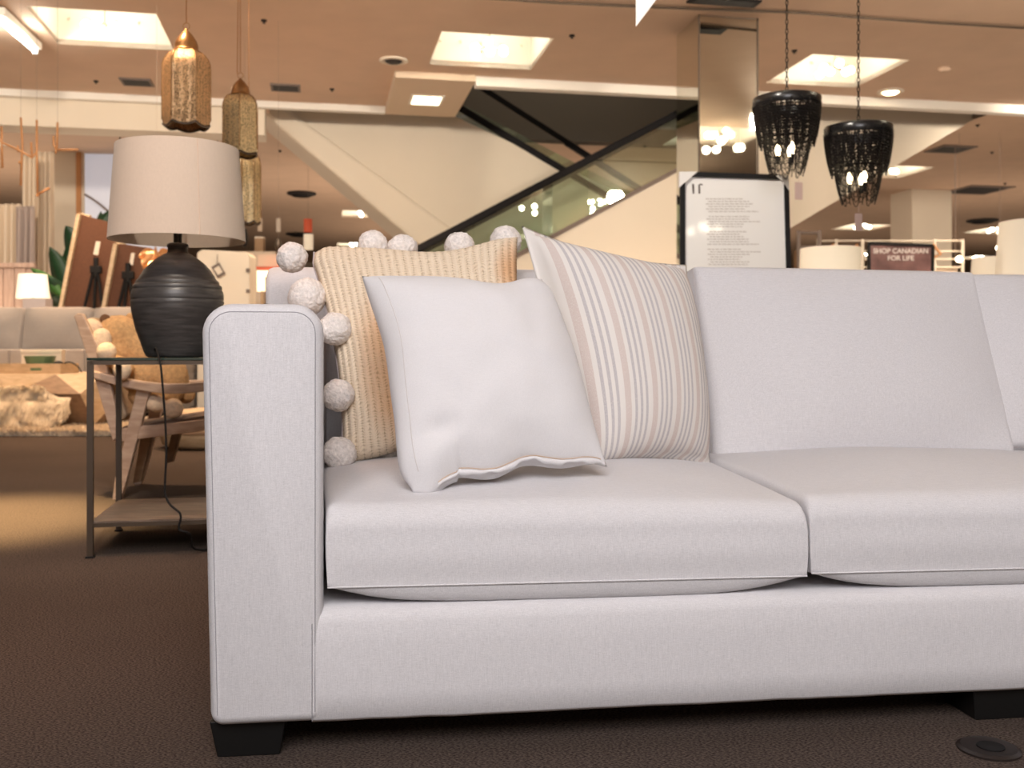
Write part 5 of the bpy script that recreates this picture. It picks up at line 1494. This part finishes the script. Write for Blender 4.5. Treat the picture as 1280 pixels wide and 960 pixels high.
# pale bluish panel given a faint glow of its own
wY = 15.0
w0, w1 = P(104, 150, wY), P(152, 300, wY)
mb = MB(); mb.prism([Vector((w0.x, wY, .1)), Vector((w1.x+.6, wY+.12, .1)), Vector((w1.x+.6, wY+.12, 3.6)), Vector((w0.x, wY, 3.6))], (0, .15, 0))
struct('window_1', mb, M['panel_glow'], 'pale faintly glowing panel behind the plant and lamp shade', 'window')
mb = MB(); mb.beam(Vector((w0.x-.04, wY-.02, 0)), Vector((w0.x-.04, wY-.02, CEIL)), .07, .12, (0, 1, 0)); struct('trim_4', mb, M['twig'], 'bronze edge trim between the pillar and pale panel', 'trim')
tg = thing('bare_twig', 'thin bare branch crossing the pale panel', 'branch', P(116, 250, 14.6))
MB().tube(smooth_path([P(106, 243, 14.6), P(116, 249, 14.6), P(128, 258, 14.6), P(142, 270, 14.6)]), .018, 6).build('branch', M['vent'], tg)
MB().tube([Vector((P(142, 270, 14.6).x, 14.6, 0)), P(142, 270, 14.6)], .02, 6).build('stem', M['vent'], tg)

# ================================================================== middle distance between lamp and sofa
wp = P(286, 440, 9.45)
pn_ = thing('white_cabinet', 'plain white cabinet behind the lamp with a small tag', 'cabinet', Vector((wp.x, 9.65, 0)))
MB().prism([P(246, 316, 9.45), P(252, 312, 9.45), P(308, 315, 9.45), P(312, 320, 9.45), Vector((P(312, 0, 9.45).x, 9.45, .05)), Vector((P(246, 0, 9.45).x, 9.45, .05))], (0, .25, 0)).build('body', M['cream'], pn_, bevel=.01)
mb = MB()
for dx in (-.26, .24): mb.box(Vector((wp.x+dx, 9.5, .025)), (.06, .06, .05))
mb.build('foot', M['black'], pn_)
tgm = MB().beam(P(269, 331, 9.43), P(277, 345, 9.43), .008, .085, (0, 0, 1)).build('hang_tag', M['vent'], pn_)
MB().beam(P(270.5, 334, 9.42), P(275.5, 342, 9.42), .006, .055, (0, 0, 1)).build('tag_face', M['card'], tgm)
MB().tube([P(271, 332, 9.42), P(272, 318, 9.42)], .003, 4).build('string', M['vent'], tgm)
for py in (338, 364): MB().box(P(310, py, 9.44), (.03, .03, .035)).build('hinge', M['vent'], pn_)
# glowing petal lamp
pl_ = P(196, 326, 8.6)
pe = thing('petal_lamp', 'glowing copper petal pendant lamp behind the black lamp', 'pendant light', pl_)
for i in range(9):
    a = 2*math.pi*i/9; lm = MB(); leaf(lm, pl_+Vector((0, 0, .05)), pl_+Vector((math.cos(a)*.15, math.sin(a)*.15, -.06+.09*(i % 2))), .13, .03, 6); o = lm.build('petal', M['copper'], pe, smooth=True, fix=False)
    s_ = o.modifiers.new('t', 'SOLIDIFY'); s_.thickness = .003
MB().ball(pl_+Vector((-.03, -.02, -.05)), .05, 2).build('bulb', mat('amber_bulb', (1, .7, .3), .4, emit=(1, .66, .30), estr=5), pe, smooth=True)
MB().tube([pl_+Vector((0, 0, .05)), Vector((pl_.x, pl_.y, CEIL))], .0015, 5).build('cord', M['slat'], pe)
# lit shelf unit
sy = 10.08
su = thing('lit_display_shelf', 'bright lit display shelf between white cabinet and pompoms', 'display rack', Vector((P(336, 0, sy).x, sy, 0)))
MB().prism([P(321, 338, sy), P(368, 338, sy), P(368, 345, sy), P(331, 345, sy), P(331, 364, sy), P(321, 364, sy)], (0, .12, 0)).build('lit_panel', M['lit_shelf'], su)
MB().prism([P(331, 346, sy+.02), P(372, 346, sy+.02), P(372, 440, sy+.02), P(331, 440, sy+.02)], (0, .3, 0)).build('panel', M['brown_box'], su)
MB().beam(Vector((P(328, 0, sy).x, sy, 0)), P(328, 364, sy), .03, .03, (0, 1, 0)).build('post', M['chrome'], su)
MB().box(P(345, 336, sy+.1), (.36, .3, .02)).build('shelf', M['red'], su)
MB().prism([P(322, 318, sy+.3), P(350, 318, sy+.3), P(350, 336, sy+.3), P(322, 336, sy+.3)], (0, .1, 0)).build('upper_panel', M['slat'], su)
MB().box(Vector((P(345, 0, sy).x, sy+.15, .3)), (.36, .34, .6)).build('plinth', M['brown_box'], su)
def hang(name, label, cat, px, pt, pb, w, Y, m, shape):
    c = P(px, pb, Y); s = Y/F; h = (pb-pt)*s; r = thing(name, label, cat, c)
    rr = w*s/2
    if shape == 'shade': MB().lathe([(rr, 0), (rr, h), (rr-.008, h), (rr-.008, 0), (rr, 0)], c, 28, caps=(False, False)).build('lamp_shade', m, r, smooth=True, angle=40)
    elif shape == 'vase': MB().lathe([(rr*.6, 0), (rr, h*.3), (rr, h*.6), (rr*.6, h*.9), (rr*.6, h)], c, 24).build('globe', m, r, smooth=True)
    else: MB().box(c+Vector((0, 0, h/2)), (w*s, .02, h)).build('card', m, r, bevel=.004)
    MB().tube([c+Vector((0, 0, h*.9)), Vector((c.x, c.y, CEIL))], .001, 5).build('cord', M['vent'], r)
hang('pendant_lamp', 'small red drum shade hanging far away above the corner pompom', 'pendant light', 385, 274, 290, 10.5, 15.5, M['red'], 'shade')
hang('pendant_lamp', 'small cream drum shade hanging just under the red one', 'pendant light', 385.5, 293, 312, 12, 15.0, M['lampglow_soft'], 'shade')
hang('pendant_globe', 'dark oval pendant left of the cream drum shade', 'pendant light', 348, 298, 314, 9, 9.0, M['bronze'], 'vase')
hang('hanging_card', 'narrow tan hanging card under the far ceiling', 'sign', 348, 273, 290, 5, 16.0, M['card'], 'card')
hang('hanging_card', 'narrow grey hanging card close to the lowest lantern', 'sign', 325, 273, 289, 6, 15.0, M['slat'], 'card')
hang('spotlight', 'black spotlight hanging beside the lamp shade edge', 'spotlight', 306, 286, 309, 8, 9.5, M['black'], 'vase')
bx2 = P(325, 312, 14.0)
cb = thing('stacked_carton', 'tan carton on a far shelf near the dark pendant', 'box', Vector((bx2.x, 14.0, 0)))
MB().box(bx2+Vector((0, 0, .06)), (.12, .12, .20)).build('carton', M['brown_box'], cb)
MB().box(Vector((bx2.x, 14.0, (bx2.z-.04)/2)), (.5, .3, bx2.z-.04)).build('plinth', M['slat'], cb)
MB().box(bx2+Vector((0, 0, .165)), (.125, .125, .02)).build('lid', M['card'], cb)

# floor socket plate
fs = P(1236, 937, .61*F/(937-440)); fs.z = 0
fk = thing('floor_socket', 'round dark floor socket cover in the carpet', 'floor socket', fs)
MB().lathe([(.046, 0), (.046, .003), (.040, .006), (.034, .0045), (.001, .0045)], fs, 40).build('cover', M['socket'], fk, smooth=True, angle=40)
MB().lathe([(.020, .0045), (.020, .0062), (.016, .0066), (.001, .0066)], fs+Vector((.003, 0, 0)), 28).build('plug_cap', M['black'], fk, smooth=True, angle=40)

# ================================================================== light
WARM = (1, .66, .40)
light('window_key', 'AREA', (.0, -1.6, 2.7), 150, (1, .975, 1.0), (.35, 1.7, .5), 2.4, 1.8)
light('fill_spot', 'SPOT', (-.6, .9, CEIL-.1), 330, (1, .86, .70), (-1.25, 3.5, .85), spot=math.radians(44), blend=.8, radius=.06)  # added unseen spot that brightens the lamp shade
light('fill_spot', 'SPOT', (-.9, 2.7, CEIL-.1), 480, (1, .92, .82), (1.25, 5.5, 1.2), spot=math.radians(36), blend=.7, radius=.06)  # added unseen spot that brightens the poster
# added upward area lights hidden behind the sofa, standing in for floor bounce
WUP = (1, .76, .56)
for x, y, e in ((-.7, 6.4, 60), (2.2, 6.8, 60), (5.4, 8.6, 70), (-1.2, 11.2, 55), (2.6, 12.0, 40), (6.4, 12.4, 70), (-4.7, 11.9, 90), (-2.4, 17.5, 260), (3.0, 18, 150), (9.5, 18.5, 150), (-1.5, 24, 260), (6, 25, 110), (13.5, 25, 120), (-8.5, 15.5, 260)):
    light('bounce_fill', 'AREA', (x, y, .22), e*.40, WUP, (x, y, 3), 2.6, 2.6)
light('up_a', 'AREA', R(1, -5, .5), 50, (1, .78, .60), R(1, 3, 6.5), 6, 3)  # added unseen uplight behind the camera to fill the ceiling
light('shaft_fill', 'POINT', R(3.4, 12.4, CEIL+3.2), 120, (1, .86, .70), radius=.3)  # added point light in the shaft, standing in for the floor above
# added unseen spots that front-light the escalators, bulkhead and far pillar
for s_, t_, e, tg in ((-2.0, 5.2, 700, (-1.0, 12.5, 2.4)), (1.6, 5.0, 750, (2.2, 12.5, 2.2)), (5.4, 5.2, 650, (5.5, 12, 2.4)), (-5.2, 5.6, 800, (-5.5, 12.5, 2.2)), (9.0, 8.5, 900, (10.5, 17, 2.0))):
    light('front_fill', 'SPOT', R(s_, t_, CEIL-.12), e, (1, .86, .69), R(*tg), spot=math.radians(85), blend=.9, radius=.15)
def spot(px, X, Y, e, ang, col=WARM, tgt=None, r=.04):  # added spots without fittings, brightening the floor and furniture beyond the sofa
    p = Vector((X, Y, CEIL-.06)); light('down_spot', 'SPOT', p, e*1.5, col, tgt or (X, Y, 0), spot=math.radians(ang), blend=.8, radius=r)
light('pool_downlighter', 'SPOT', (-1.95, 3.62, CEIL-.06), 3200, (1, .70, .33), (-1.98, 3.62, 0), spot=math.radians(25), blend=1.0, radius=.12)
light('down_spot', 'SPOT', (-1.3, 2.35, CEIL-.06), 210, (1, .55, .32), (-1.1, 2.35, 0), spot=math.radians(42), blend=1.0, radius=.1)
light('tube_glow', 'POINT', TUBE_MID+Vector((0, 0, -.06)), 22, (1, .95, .82), radius=.08)
spot(0, -2.2, 5.2, 260, 62, WARM)
spot(0, -4.2, 7.6, 420, 66, WARM)
spot(0, -1.8, 7.2, 260, 66, WARM)
spot(0, -4.2, 10.0, 300, 70, WARM)
spot(0, -2.0, 10.2, 120, 70, WARM)
spot(0, -6.6, 10.2, 520, 70, WARM)
spot(0, 2.2, 10.3, 130, 110, WARM)
spot(0, 5.0, 10.6, 160, 110, WARM)
spot(0, -1.6, 10.9, 200, 110, WARM)
spot(0, 7.5, 14.5, 500, 120, WARM)
w = bpy.data.worlds.new('shop_air'); bpy.context.scene.world = w; w.use_nodes = True
w.node_tree.nodes['Background'].inputs[0].default_value = (1, .78, .60, 1); w.node_tree.nodes['Background'].inputs[1].default_value = .05

# ================================================================== camera
cd_ = bpy.data.cameras.new('camera'); cam = bpy.data.objects.new('camera', cd_); C.objects.link(cam)
cam.location = (0, 0, EYE); cam.rotation_euler = (math.pi/2, 0, 0)
cd_.sensor_width = 36; cd_.lens = F/1280*36; cd_.shift_y = -(480-HOR)/1280; cd_.clip_start = .05; cd_.clip_end = 100
cd_.dof.use_dof = True; cd_.dof.focus_distance = 1.66; cd_.dof.aperture_fstop = 7
sc_ = bpy.context.scene; sc_.camera = cam
sc_.view_settings.view_transform = 'Standard'; sc_.view_settings.look = 'None'; sc_.view_settings.exposure = 0; sc_.view_settings.gamma = 1; sc_.view_settings.use_curve_mapping = False
sc_.cycles.max_bounces = 7; sc_.cycles.transparent_max_bounces = 16; sc_.cycles.use_denoising = True
sc_.cycles.sample_clamp_indirect = 6; sc_.cycles.caustics_reflective = False; sc_.cycles.caustics_refractive = False
